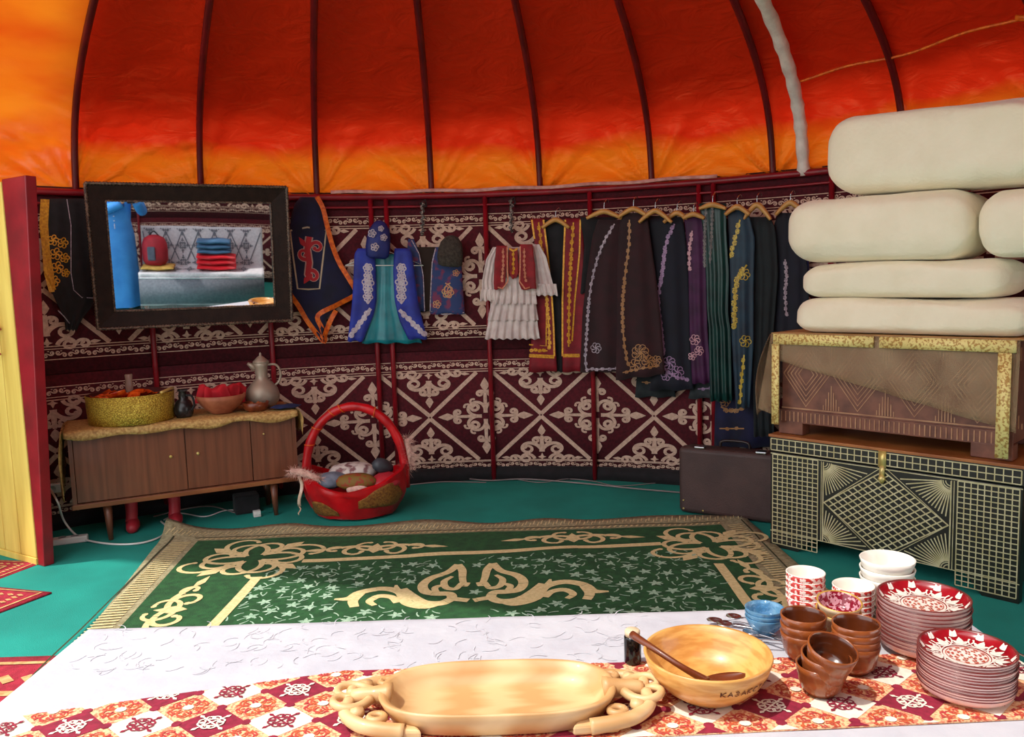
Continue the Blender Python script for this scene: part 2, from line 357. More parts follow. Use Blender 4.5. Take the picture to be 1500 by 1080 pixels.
# orange welt across the right-hand panels
b = MB(); b.tube([roofpt(.60+(.95-.60)*i/20, .30+.012*sin(PI*i/20*2)**2+.05*i/20, -.006) for i in range(21)], .007, 6)
b.tube([roofpt(.95+.02*sin(i), .352+.01*cos(i*1.3), -.02) for i in range(9)], .012, 6); b.build('seam_welt', M['orange'], ceil)
b = MB()
b.shell(lambda u, v: roofpt(-.66+(2.15+.66)*u, .25+.75*v, .15), lambda u, v: roofpt(-.66+(2.15+.66)*u, .25+.75*v, .18), 40, 30)
b.build('felt_light_block', M['felt'], ceil)  # unseen cover, cut short so daylight glows through the lower lining
b = MB()
b.shell(lambda u, v: roofpt(2.15+1.25*u, .74*v, .04), lambda u, v: roofpt(2.15+1.25*u, .74*v, .06), 30, 24)
b.build('rear_light_block', M['satin'], ceil)  # unseen shell added to darken the far floor, trimmed to spare table sun

# ---------------------------------------------------------------- door leaf, standing open on the left
DE = Vector((.33,-.2,0)).normalized(); D0 = Vector((-2.65,4.02,0)); DN = Vector((DE.y,-DE.x,0))
if DN.dot(-D0) < 0: DN = -DN
dp = lambda s, z, o=0: D0+DE*s+DN*o+Vector((0,0,z))
M['yellow'] = mat('yellow_paint', (236,206,104), (214,178,80), scale=3, rough=.55, stretch=(5,5,.5), bump=.15)
door = empty('door_1', dp(-.2,0), 'open door leaf of yellow painted planks with a dark red edge', kind='structure')
s0 = -.78
while s0 < .37:
    s1 = min(s0+.145, .378)
    b = MB(); b.box(0,1,0,1,0,1); b.v = [dp(s0+.003+(s1-s0-.006)*v.x, .035+1.80*v.z, .0+.022*v.y) for v in b.v]; b.build('plank', M['yellow'], door, bevel=.004)
    s0 = s1
b = MB(); b.box(0,1,0,1,0,1); b.v = [dp(-.78+1.158*v.x, .0+.034*v.z, .0+.026*v.y) for v in b.v]; b.build('bottom_rail', M['yellow'], door, bevel=.003)
b = MB(); b.box(0,1,0,1,0,1); b.v = [dp(.381+(.052+.15*v.z)*v.x, 1.845*v.z, -.03+.05*v.y) for v in b.v]; b.build('door_edge', M['redpaint'], door, bevel=.004)
b = MB(); b.tube(smooth_path([dp(.22,1.16,.03), dp(.265,1.165,.07), dp(.285,1.10,.075), dp(.262,1.04,.06), dp(.24,1.03,.03)], 5), .006, 8)
b.tube([dp(.15,1.20,.03), dp(.21,1.17,.035), dp(.27,1.15,.034)], .006, 6); o = b.build('door_handle', mat('handle_red', (190,70,80), scale=10, rough=.4), door)
# small white socket box on the wall beside the door edge
b = MB(); b.box(-.03,.03,-.015,.015,-.03,.03); q = W(52,514,.06); b.v = [v+q for v in b.v]
tag(b.build('junction_box', mat('dusty_pink', (215,170,160), scale=9, rough=.6), bevel=.004), 'small pale square junction box on the wall beside the door', 'box')

# ---------------------------------------------------------------- patterned rug
RB = [Vector((-1.90,4.28,0)), Vector((1.22,4.22,0)), Vector((1.30,2.35,0)), Vector((-1.55,2.35,0))]
M['rug'] = mat('rug_green', (38,92,48), (28,72,38), scale=30, rough=.95, bump=.5, bscale=220)
M['rugtan'] = mat('rug_tan', (176,168,132), (140,132,98), scale=60, rough=.95, bump=.5, bscale=200)
M['rugcream'] = mat('rug_cream', (232,214,160), (214,196,138), scale=60, rough=.95, bump=.3, bscale=220)
M['rugpale'] = mat('rug_pale_green', (176,205,180), (140,178,150), scale=60, rough=.95)
def rugz(x, y):
    dl = x-(-1.90+.16*(4.28-y)); dr = 1.24-x; dy = 4.26-y
    z = .012+.014*max(0, noise.noise((x*2.2, y*2.2, 3)))
    c = max(0, 1-math.hypot(dl, dy)/.22); z += .06*c*c
    c = max(0, 1-math.hypot(dr, dy)/.16); z += .05*c*c
    return z+.012*max(0, 1-abs(dy)/.1)*(1+sin(x*9))
def rugp(u, v): p = (RB[0]*(1-u)+RB[1]*u)*(1-v)+(RB[3]*(1-u)+RB[2]*u)*v; return p
def rp(x, y, o=0): return Vector((x, y, rugz(x, y)+.002+o))
b = MB()
def rf(u, v): p = rugp(u, v); p.y += .012*sin(u*17)*(1-v)+.008*sin(u*41)*(1-v); p.z = rugz(p.x, p.y); return p
b.shell(rf, lambda u, v: rf(u, v)-Vector((0,0,.009)), 70, 40, 0)
k = Ink()   # green field inside the fringe bands
def edge(x): return 4.09-.02*(x+1.9)/3.1
def lx(y): return -1.66+.10*(4.1-y)
GX = [(lx(y), 1.03+.02*(4.1-y)) for y in (4.08, 2.36)]
for i in range(24):
    for j in range(14):
        def gp(a, c):
            y = 4.07-(4.07-2.36)*c/14; x0, x1 = lx(y), 1.06; return (x0+(x1-x0)*a/24, y)
        k.p.append([gp(i,j), gp(i,j+1), gp(i+1,j+1), gp(i+1,j)])
b2 = MB(); b2.mi = []
for p in k.p: b.add([rp(x, y, .0006) for x, y in p], [(0,1,2,3)], 1)
k = Ink()
for i in range(96): x = -1.66+i*.0285; k.seg((x, 4.085), (x+.016, 4.108), .009)
for i in range(60): y = 4.05-i*.028; k.seg((lx(y)-.03, y), (lx(y)-.125, y-.012), .010, .05); k.seg((1.09, y), (1.165, y+.012), .010, .05)
for i in range(150): x = -1.86+i*.0205; k.seg((x, 4.15+.02*(i % 2)), (x+.01, 4.19+.02*(i % 2)), .004, .1)
b.ink(k, lambda x, y: rp(x, y, .0012), 2)
k = Ink()
for a, c in (((lx(4.1)-.03+.0,4.12),(1.07,4.12)), ((lx(4.1)-.15,4.14),(lx(2.4)-.15,2.4)), ((1.185,4.14),(1.185,2.4))): k.seg(a, c, .008)
b.ink(k, lambda x, y: rp(x, y, .0012), 3)
k = Ink()
# inner frame
for a, c in (((-1.02,3.70),(.70,3.80)), ((-1.17,3.50),(-1.20,2.4)), ((.90,3.50),(.90,2.4))): k.seg(a, c, .045)
def horns(n=1):
    q = Ink()
    for sx in (1, -1):
        a = Ink(); a.curl(0, .02, 35, .62, -2.2, -14, .055, .04, 20); a.curl(0, -.04, -20, .42, 5, 12, .05, .035, 14)
        a.curl(.20, .07, 5, .34, -4.5, 3, .06, .03, 12, 0); a.leaf(.44, .0, -10, .26, .08); a.curl(.30, .03, 50, .3, -6, -22, .05, .04, 10); q.put(a, sx=sx)
    q.leaf(0, -.14, 90, .28, .14); return q
HM = horns()
k.put(HM, -.70, 3.86, sx=.52, sy=.52); k.put(HM, .28, 3.93, sx=.52, sy=.52)
k.put(HM, -1.42, 3.16, sx=.5, sy=.55, rot=90); k.put(HM, 1.02, 3.20, sx=.5, sy=.5, rot=-90)
def corner():
    q = Ink()
    for r in (0, 90, 180, 270):
        a = Ink()
        for sx in (1, -1):
            c = Ink(); c.curl(0, .05, 66, .38, -3, -21, .026, .020, 18); q2 = Ink(); a.put(c, sx=sx)
        a.leaf(0, .16, 90, .12, .07); q.put(a, rot=r+45)
        a = Ink(); a.curl(.05, .05, 45, .40, 1, -19, .026, .019, 16); q.put(a, rot=r)
    return q
CM = corner()
k.put(CM, -1.27, 3.76, sx=1.12, sy=1.0, rot=8); k.put(CM, .93, 3.76, sx=1.05, sy=.95, rot=8)
# centre medallion of mirrored horns
MP = []
for st, ws in (([(228,252),(262,282),(322,300),(352,328),(335,358),(285,368),(235,372),(222,392),(262,408),(330,402),(385,372),(425,338)], (14,14,15,16,17,17,16,16,18,18,15,9)),
               ([(228,252),(205,278),(196,312),(180,342),(166,330)], (14,14,12,10,6)), ([(196,330),(215,352),(255,345),(268,318),(240,300)], (9,11,12,11,7)),
               ([(262,408),(320,420),(400,398),(440,352),(520,334),(600,346),(640,370),(700,370)], (12,14,18,18,17,18,16,5)), ([(440,395),(468,372),(520,366),(555,384),(530,402)], (12,13,14,12,9)),
               ([(600,350),(622,380),(610,406)], (16,16,14)), ([(452,350),(462,322)], (16,4)), ([(222,392),(185,398),(150,404)], (15,14,14)), ([(285,368),(300,345),(275,335)], (10,11,9))):
    P3 = [onz(640+x/2.778, 740+y/2.778, 0) for x, y in st]; P3 = smooth_path([(p.x+.195, p.y, ws[i]) for i, p in enumerate(P3)], 5)
    for sx in (1, -1):
        k.line([(-.195+sx*p.x, p.y) for p in P3], [p.z*.0027 for p in P3]); MP += [(-.195+sx*p.x, p.y) for p in P3]
k.p = [p for p in k.p if p[0][1] > 2.37]
b.ink(k, lambda x, y: rp(x, y, .0022), 2)
k = Ink(); pts = []
fy = [p for p in k.p]
def near_med(x, y): return any((x-a)**2+(y-c)**2 < .0036 for a, c in MP) or (abs(x+.195) < .1 and y < 3.25)
for i in range(1500):
    x = random.uniform(-1.13, .85); y = random.uniform(2.4, 3.66+.04*x)
    if near_med(x, y) or any((x-a)**2+(y-c)**2 < .0062 for a, c in pts): continue
    pts.append((x, y))
for x, y in pts:
    t = random.random()*72
    for n in range(5): k.leaf(x, y, t+72*n, .034, .017)
for i in range(5200):
    x = random.uniform(-1.14, .86); y = random.uniform(2.4, 3.67+.04*x)
    if near_med(x, y) or any((x-a)**2+(y-c)**2 < .0015 for a, c in pts): continue
    pts.append((x, y)); k.curl(x-.012, y, random.random()*360, .045, 10*random.choice((-1,1)), 25*random.choice((-1,1)), .008, .004, 3, 0)
b.ink(k, lambda x, y: rp(x, y, .0016), 4)
o = b.build('area_rug', [M['rugtan'], M['rug'], M['rugcream'], mat('rug_dark', (62,66,40), scale=30, rough=1), M['rugpale']], fixn=False)
tag(o, 'large dark green rug with cream horn ornaments, between the low table and the back wall', 'rug')

# small red rugs by the door
M['rugred'] = mat('rug_red', (178,40,62), (150,26,48), scale=40, rough=.95, bump=.4, bscale=220)
M['rugbeige'] = mat('rug_beige', (216,176,120), (186,130,80), scale=50, rough=.95)
def small_rug(cs, z, label, seed):
    P = [Vector((x, y, 0)) for x, y in cs]; bb = MB()
    def f(u, v, o=0): p = (P[0]*(1-u)+P[1]*u)*(1-v)+(P[3]*(1-u)+P[2]*u)*v; p.z = z+.008+.003*noise.noise(p*4)+o; return p
    bb.shell(f, lambda u, v: f(u, v, -.008), 12, 12); k = Ink()
    wd = (P[0]-P[1]).length
    k.line([(.05,.05), (.5,.05), (.95,.05), (.95,.5), (.95,.95), (.5,.95), (.05,.95), (.05,.5)], .02, True)
    q = Ink()
    for i in range(11):
        for j in range(11):
            if i in (0, 10) or j in (0, 10): q.seg((.12+.07*i, .12+.07*j), (.16+.07*i, .16+.07*j), .03)
    q.seg((.25,.25), (.75,.25), .03); q.seg((.75,.25), (.75,.75), .03); q.seg((.75,.75), (.25,.75), .03); q.seg((.25,.75), (.25,.25), .03)
    q.put(DM, .5, .5, sx=.22, sy=.22); k.put(q)
    bb.ink(k, lambda u, v: f(u, v, .002), 1)
    return tag(bb.build('door_mat', [M['rugred'], M['rugbeige']], fixn=False), label, 'rug')
small_rug([(-2.05,3.42), (-2.75,3.62), (-2.85,2.90), (-2.20,3.12)][::-1], .0, 'small red and beige rug in front of the open yellow door', 1)
small_rug([(-2.33,3.84), (-2.85,3.95), (-2.95,3.5), (-2.42,3.60)][::-1], -.006, 'red rug edge lying under the foot of the yellow door', 2)
small_rug([(-1.35,2.79), (-2.5,2.79), (-2.5,1.7), (-1.35,1.7)][::-1], .0, 'red and beige rug beside the left end of the low table', 3)

# ---------------------------------------------------------------- sideboard
SE = Vector((.73,.36,0)).normalized(); SN = Vector((-.36,.73,0)).normalized(); SO = Vector((-2.15,4.13,0))
T0 = Matrix(((SE.x, SN.x, 0, SO.x), (SE.y, SN.y, 0, SO.y), (0,0,1,0), (0,0,0,1)))
def LB(): b = MB(); b.T = T0.copy(); return b
sb = empty('sideboard', T0 @ Vector((.43,.19,0)), 'low walnut sideboard with sliding doors and tapered legs against the left wall', 'sideboard')
b = LB(); b.box(-.15,1.0,.0,.36,.205,.225).box(-.15,1.0,.0,.36,.585,.605).box(-.15,-.13,.0,.36,.225,.585).box(.98,1.0,.0,.36,.225,.585).box(-.13,.99,.34,.36,.225,.585).box(.40,.415,.03,.34,.225,.585)
b.build('body', M['wood_d'], sb, smooth=False)
b = LB(); b.box(-.155,1.005,-.008,.0,.197,.222); b.build('front_rail', mat('rail_wood', (150,92,52), (120,68,38), scale=6, rough=.4), sb, bevel=.003)
for s0, s1, y in ((-.128,.405,.008), (.408,.75,.014), (.753,.988,.008)):
    b = LB(); b.box(s0,s1,y,y+.016,.228,.582); d = b.build('door', M['wood_d'], sb, bevel=.002)
    if s1 < .98:
        b = LB(); x = s1-.075 if s0 < 0 else s0+.06; b.tube([(x,y,.42), (x,y-.012,.42)], .008, 10); b.build('knob', M['brass'], d)
b = LB(); b.tube([(.82,.006,.49), (.82,-.004,.49)], .005, 8); b.build('lock', M['brass'], sb)
for s_, y in ((.0,.05), (.86,.05), (.0,.31), (.86,.31)):
    b = LB(); b.tube([(s_+.005,y,.205), (s_+.01,y,.0)], [.024,.012], 12); b.build('leg', M['wood_d'], sb)
# lace cover
M['lace'] = mat('gold_lace', (214,176,108), (168,122,66), scale=70, rough=.6, bump=.6, bscale=90, alpha=.93)
b = LB()
def lf(u, v, o=0):
    s = -.165+1.175*u; fr = .003+.014*abs(sin(u*9))+.01*sin(u*23)
    y = .39-.415*min(v/.85, 1); z = .609
    if v > .85: y = -.028-.004*sin(u*40); z = .609-(v-.85)/.15*(.030+fr)
    e = 0
    return Vector((s, y-o*(v > .85), z+.004*noise.noise((s*7, y*9, 1))+o*(v <= .85)))
b.shell(lambda u, v: lf(u, v, .003), lambda u, v: lf(u, v, 0), 70, 16)
def side(sx, s):
    def f(u, v, o=0):
        y = -.028+.40*u; L = (.36-.12*u if sx < 0 else .13+.02*sin(u*20)); x = s+sx*(.012+.02*sin(v*2.2)+.006*sin(u*25+v*5))
        return Vector((x+sx*o, y, .612-L*v))
    b.shell(lambda u, v: f(u, v, .003), lambda u, v: f(u, v), 16, 14)
side(-1, -.160); side(1, 1.006)
tag(b.build('lace_cover', M['lace']), 'gold lace cloth draped over the walnut sideboard', 'cloth')
ST = .614
def on_side(s, y): return T0 @ Vector((s, y, ST))
def T_at(p, rz=0, rx=0, ry=0): return Matrix.Translation(p) @ Matrix.Rotation(rz, 4, 'Z') @ Matrix.Rotation(rx, 4, 'X') @ Matrix.Rotation(ry, 4, 'Y')
# gold tub with wrapped sweets
M['glitter'] = mat('gold_glitter', (250,226,96), (176,140,44), scale=150, rough=.35, metal=.35, bump=1, bscale=120, kind='voronoi', lo=.1, hi=.6)
c = Vector((-2.085,4.36,ST)); t = empty('round_tub', c, 'large round gold glitter tub holding orange packets on the sideboard', 'tub')
b = MB(); b.T = T_at(c); b.lathe([(.0,.0), (.215,.0), (.218,.06), (.222,.150), (.217,.152), (.210,.148), (.208,.02), (0,.018)], 56, mis=[0,0,0,0,1,1,1]); b.build('shell', [M['glitter'], mat('tub_lining', (80,26,24), scale=20, rough=.7)], t)
b = MB(); b.T = T_at(c); b.tube([(.216*cos(a*.1+5.9), .216*sin(a*.1+5.9), .155+.01*sin(a*.35)) for a in range(8)], .008, 8); b.build('rim_clip', M['brass'], t)
M['foil'] = mat('orange_foil', (236,96,24), (190,48,12), scale=30, rough=.2, bump=.8, bscale=30, spec=.8)
for i in range(9):
    a = i*2.4; rr = .035+.10*((i*37 % 10)/10); p = c+Vector((rr*cos(a)-.03, rr*sin(a), .120+.012*(i % 3)))
    b = MB(); b.T = T_at(p, a*1.7, .35*sin(i*2), .4*cos(i*3))
    f = lambda u, v, s_=1: Vector(((u-.5)*.13, (v-.5)*.075*(1+.25*abs(u-.5)*2), s_*(.018*sin(PI*u)*sin(PI*v))+.006*sin(u*19+i)))
    b.shell(lambda u, v: f(u, v, 1), lambda u, v: f(u, v, -1)-Vector((0,0,.001)), 12, 8)
    tag(b.build('foil_packet', M['foil']), 'shiny orange foil packet '+['at the centre','near the back right','near the back left','at the very front','at the right','near the back','at the front left','on the far right','on the left'][i]+' of the gold tub', 'packet', 'foil packets in the gold tub')
for i, (px, w_) in enumerate(((192,.011), (200,.011))):
    pass
# glass candlestick behind the tub
p = T0 @ Vector((.16,.325,ST)); b = MB(); b.T = T_at(p)
b.lathe([(0,0), (.035,0), (.036,.01), (.012,.03), (.010,.12), (.020,.15), (.022,.18), (.018,.20), (.022,.235), (.018,.24), (.0,.238)], 20)
b.T = T_at(p)
tag(b.build('glass_bottle', mat('clear_glass', (200,170,150), scale=5, rough=.1, transm=.5)), 'slim glass bottle whose neck shows behind the gold tub', 'bottle')
# black jug
p = on_side(.42,.115); t = empty('small_jug', p, 'small black jug with a grey painted pattern, standing right of the gold tub', 'jug')
b = MB(); b.T = T_at(p); b.lathe([(0,0), (.040,0), (.050,.02), (.052,.05), (.040,.085), (.022,.10), (.024,.115), (.020,.14), (.030,.150), (.027,.152), (.016,.135), (0,.12)], 28)
b.build('body', mat('black_glaze', (24,22,24), (70,64,66), scale=38, rough=.3, lo=.55, hi=.7), t)
b = MB(); b.T = T_at(p); b.tube(smooth_path([(.022,-.005,.12), (.058,-.02,.115), (.070,-.025,.07), (.050,-.012,.04)], 5), .006, 8); b.build('handle', M['black'], t)
# clay bowl with folded red papers
p = on_side(.62,.13); b = MB(); b.T = T_at(p)
b.lathe([(0,0), (.055,0), (.062,.008), (.10,.04), (.128,.078), (.134,.105), (.127,.106), (.118,.08), (.09,.045), (0,.02)], 40)
tag(b.build('clay_bowl', mat('terracotta', (186,112,78), (150,80,54), scale=12, rough=.6)), 'wide terracotta bowl full of folded red cloths on the sideboard', 'bowl')
M['redcloth'] = mat('crimson_cloth', (190,10,30), (140,4,20), scale=12, rough=.8)
for i in range(5):
    x = (-.085,-.045,0,.045,.088)[i]; y = (.0,-.03,-.045,-.02,.01)[i]
    b = MB(); b.T = T_at(p+SE*x+SN*y+Vector((0,0,.085)), math.atan2(SE.y, SE.x)+.3*sin(i*2), .25*sin(i), .3*cos(i*1.7))
    f = lambda u, v, s_: Vector(((u-.5)*.10, s_*(.014+.006*sin(u*9+i))*sin(PI*min(1,u*1.02)), (v-.35)*.11+.01*sin(u*7+i)))
    b.shell(lambda u, v: f(u, v, 1), lambda u, v: f(u, v, -1), 10, 6)
    tag(b.build('folded_cloth', M['redcloth']), ['leftmost','second from left','middle','second from right','rightmost'][i]+' folded crimson cloth in the terracotta bowl', 'cloth', 'crimson cloths in the terracotta bowl')
# pewter jug
p = Vector((-1.47,4.70,ST)); t = empty('pewter_jug', p, 'tall grey pewter jug with lid and curved handle on the sideboard', 'jug')
M['pewter'] = mat('pewter', (172,156,138), (150,134,118), scale=6, rough=.45, metal=.35)
b = MB(); b.T = T_at(p, .3); b.lathe([(0,0), (.062,0), (.068,.008), (.090,.035), (.097,.07), (.088,.11), (.060,.145), (.037,.165), (.034,.185), (.037,.24), (.046,.262), (.043,.263), (0,.25)], 40); b.build('body', M['pewter'], t)
b = MB(); b.T = T_at(p, .3); b.lathe([(.047,.262), (.044,.272), (.020,.295), (.006,.305), (.007,.315), (0,.325)], 28); b.build('lid', M['pewter'], t)
b = MB(); b.T = T_at(p, .3); b.tube([(-.035,0,.225), (-.058,0,.252), (-.075,0,.262)], [.018,.014,.008], 10); b.build('spout', M['pewter'], t)
b = MB(); b.T = T_at(p, .3); b.tube(smooth_path([(.038,0,.25), (.085,0,.245), (.108,0,.20), (.098,0,.15), (.072,0,.125)], 6), .007, 8); b.build('handle', M['pewter'], t)
# small dish
p = on_side(.80,.09); t = empty('small_dish', p, 'small brown carved dish with shiny bits, in front of the pewter jug', 'dish')
b = MB(); b.T = T_at(p); b.lathe([(0,0), (.055,0), (.068,.02), (.076,.05), (.071,.051), (.062,.022), (0,.012)], 32, rip=lambda a, j: .02*sin(a*16)); b.build('dish', mat('brown_glaze', (136,66,36), (96,40,20), scale=40, rough=.3), t)
b = MB()
for i in range(5): b.T = T_at(p+Vector((.03*cos(i*1.3), .03*sin(i*1.3), .035))); b.lathe([(0,-.016), (.013,-.008), (.016,0), (.013,.008), (0,.016)], 10)
b.build('glazed_sweet', mat('glazed', (170,100,60), scale=30, rough=.15), t)
# blue pouch
p = on_side(.96,.055); b = MB(); b.T = T_at(p, .2)
f = lambda u, v, s_: Vector(((u-.5)*.15+.03*(v-.5), (v-.5)*.10, .014+s_*.013*(sin(PI*u)*sin(PI*v))**.5+.002*sin(u*12)))
b.shell(lambda u, v: f(u, v, 1), lambda u, v: f(u, v, -1), 14, 10)
tag(b.build('blue_pouch', mat('blue_cloth', (34,48,96), (22,32,70), scale=20, rough=.8)), 'flat dark blue cloth pouch at the right end of the sideboard', 'pouch')

# things under and beside the sideboard
M['pinkred'] = mat('pink_red_plastic', (196,50,62), (160,34,46), scale=8, rough=.45)
for s_, lab in ((.12,'left one of the pair of pink-red boots under the sideboard'), (.34,'right one of the pair of pink-red boots under the sideboard')):
    b = LB(); b.tube(smooth_path([(s_,.20,.185), (s_,.20,.10), (s_-.004,.195,.045)], 4), [.034,.034,.033,.033,.032,.032,.031,.032,.034], 12)
    b.tube(smooth_path([(s_,.215,.035), (s_,.16,.03), (s_-.01,.10,.022)], 4), [.034,.036,.037,.037,.036,.034,.032,.028,.018], 12)
    tag(b.build('boot', M['pinkred']), lab, 'boot')
b = LB(); b.box(.66,.80,.16,.27,0,.11); tag(b.build('dark_box', M['black'], bevel=.01), 'black box in the shadow under the right end of the sideboard', 'box')
b = LB(); b.box(.745,.785,.05,.085,.004,.038); b.tube([(.755,.05,.02), (.755,.03,.02)], .003, 6); b.tube([(.775,.05,.02), (.775,.03,.02)], .003, 6)
tag(b.build('plug_adapter', M['white'], bevel=.004), 'small white plug adapter on the floor by the right sideboard leg', 'plug')
def cable(px, name, lab, r=.0045, mt='white', z=.008, grp=None):
    pts = smooth_path([onz(x, y, z) if len(q) == 2 else ony(x, y, q[2]) for q in px for x, y in [q[:2]]], 8); b = MB(); b.tube(pts, r, 6); return tag(b.build(name, M[mt]), lab, 'cable', grp)
q0 = onz(72,712,.5); 
pw = W(74,708,.10)
b = MB(); pts = smooth_path([pw+Vector((0,-.03,0)), onz(84,735,.24), onz(95,765,.10), onz(118,788,.02), onz(160,797,.008), onz(205,796,.008), onz(236,786,.008), onz(243,772,.008), onz(236,764,.01)], 8); b.tube(pts, .0055, 7)
tag(b.build('white_cable', M['white']), 'thick white cable looping from the wall socket across the floor', 'cable')
M['grey_c'] = mat('grey_cable', (150,140,138), scale=10, rough=.5)
cable([(240,762), (262,752), (300,757), (330,748), (366,748)], 'floor_cable', 'pale cable lying under the sideboard toward the white adapter', .004)
cable([(225,757), (270,746), (310,742), (350,752), (372,744)], 'floor_cable', 'grey cable crossing behind the pale one under the sideboard', .004, 'grey_c')
cable([(90,760), (130,752), (180,748), (215,745)], 'floor_cable', 'thin grey cable near the left sideboard leg', .003, 'grey_c')
cable([(600,706), (660,700), (715,704), (770,702), (850,708), (930,716), (1000,722)], 'floor_cable', 'dark grey cable along the foot of the back wall', .005, 'grey_c', .01)
cable([(500,716), (590,711), (650,706), (712,707)], 'floor_cable', 'pinkish grey cable behind the red basket', .004, 'grey_c', .006)
cable([(745,700), (790,707), (830,702), (868,705), (905,712), (960,708)], 'floor_cable', 'loose grey cable between the two wall poles right of the centre', .003, 'grey_c', .008)
def strip_box(T, n, name, lab):
    t = empty(name, T.translation, lab, 'power strip'); b = MB(); b.T = T; b.box(-.03-.03*n, .03+.03*n, -.025,.025, 0,.035); b.build('case', M['white'], t, bevel=.006)
    for i in range(n):
        b = MB(); b.T = T @ Matrix.Translation((-.03*(n-1)+.06*i, 0, .035)); b.lathe([(.02,0), (.02,.002), (.016,.001), (.015,-.002)], 16); b.build('socket', mat('socket_grey', (190,188,184), rough=.5), t)
q = onz(92,797,.0); strip_box(T_at(q, .35), 3, 'power_strip', 'white power strip lying on the floor beside the door edge')
q = W(76,709,.09); strip_box(T_at(q+Vector((0,-.01,-.02)), .6, PI/2), 1, 'power_strip', 'white socket block low on the wall at the left end of the sideboard')

# ---------------------------------------------------------------- red basket
BC = Vector((-.92,4.55,0)); t = empty('basket', BC, 'red satin-wrapped basket with tall handle, on the floor right of the sideboard', 'basket')
M['redsat'] = mat('red_satin', (206,10,24), (160,4,16), scale=7, rough=.35, bump=.5, bscale=14)
M['braid'] = mat('gold_braid', (170,116,44), (120,66,24), scale=90, rough=.5, metal=.2, bump=.6)
SX, SY = 1.0, .80
b = MB(); b.T = T_at(BC) @ Matrix.Diagonal((SX,SY,1,1)); tz = lambda a: 1
def bz(a, v):
    r = .225+.075*sin(min(1, v*1.15)*PI*.5); z = .015+.215*v+(.05*cos(2*a) if v > .6 else 0)*(v-.6)/.4+.004*sin(6*a+v*9)
    return (r+.006*sin(a*11+v*6)), z
f = lambda u, v: Vector((bz(u*2*PI, v)[0]*cos(u*2*PI), bz(u*2*PI, v)[0]*sin(u*2*PI), bz(u*2*PI, v)[1]))
g = lambda u, v: Vector((.93*bz(u*2*PI, v)[0]*cos(u*2*PI), .93*bz(u*2*PI, v)[0]*sin(u*2*PI), bz(u*2*PI, v)[1]+.004))
b.grid(f, 60, 16); b.grid(g, 60, 16); b.grid(lambda u, v: f(u, 1)*(1-v)+g(u, 1)*v, 60, 1); b.lathe([(0,.014), (.225,.015)], 60)
b.build('body', M['redsat'], t, fixn=False)
b = MB(); hp = [Vector((BC.x-.285*cos(a), BC.y+.02, .22+.40*sin(a)**.9)) for a in [PI*i/32 for i in range(33)]]; hp[0].z = hp[-1].z = .14; b.tube(hp, [.026+.002*sin(i*1.7) for i in range(33)], 12); hd = b.build('handle', M['redsat'], t)
for i in (4, 7, 11, 13, 20): 
    b = MB(); p = hp[i]; d = (hp[i+1]-hp[i-1]).normalized(); n = Vector((0,1,0)); a = d.cross(n)
    b.tube([p+(n*cos(q*.5)+a*sin(q*.5))*.0285+d*.003*q for q in range(14)], .003, 5)
    b.build('cord_wrap', M['orange'], hd)
b = MB(); b.T = T_at(BC) @ Matrix.Diagonal((SX,SY,1,1))
def patch(a0, a1, v0, v1):
    ff = lambda o: (lambda u, v: (lambda a, vv: Vector(((bz(a, vv)[0]+o)*cos(a), (bz(a, vv)[0]+o)*sin(a), bz(a, vv)[1])))(a0+(a1-a0)*u, v0+(v1-v0)*(v)*(.35+.65*sin(PI*u))))
    b.shell(ff(.006), ff(.001), 18, 6)
patch(3.6, 4.45, .08, .50); patch(4.9, 6.0, .30, .92); b.build('gold_braid', M['braid'], t)
# fur trims
M['fur'] = mat('pale_fur', (226,186,170), (196,150,136), scale=60, rough=1, sheen=.5)
def furry(px, name, parent, n=420, L=.035):
    bb = MB(); pts = smooth_path(px, 6)
    bb.tube(pts, [.022*(1-.4*abs(2*i/(len(pts)-1)-1)) for i in range(len(pts))], 10)
    for i in range(n):
        p = pts[random.randrange(len(pts))]; d = Vector((random.gauss(0,1), random.gauss(0,1), random.gauss(0,1))).normalized(); s_ = d.orthogonal().normalized()*.0016
        e = p+d*.02+d*L*random.uniform(.5, 1.1)+Vector((0,0,-.008))
        bb.add([p+d*.015+s_, p+d*.015-s_, e], [(0,1,2)])
    return bb.build(name, M['fur'], parent, fixn=False)
b0 = BC
furry([b0+Vector((-.34,-.10,.28)), b0+Vector((-.26,-.13,.275)), b0+Vector((-.17,-.15,.24))], 'fur_trim', t)
furry([b0+Vector((.30,.04,.42)), b0+Vector((.31,.03,.33)), b0+Vector((.29,.03,.25))], 'fur_trim', t, 460, .05)
b = MB(); b.shell(lambda u, v: b0+Vector((-.30+.018*u+.01*sin(v*5), -.12+.01*sin(v*7), .25-.17*v)), lambda u, v: b0+Vector((-.30+.018*u+.01*sin(v*5), -.116+.01*sin(v*7), .25-.17*v)), 3, 8)
b.tube([b0+Vector((-.30+.008*sin(i*1.4), -.12, .08-.012*i)) for i in range(5)], .004, 6)
o = b.build('hanging_ribbon', mat('cream_ribbon', (226,206,190), (200,160,110), scale=20, rough=.7), t); o['label'] = 'cream ribbon hanging down the left side'
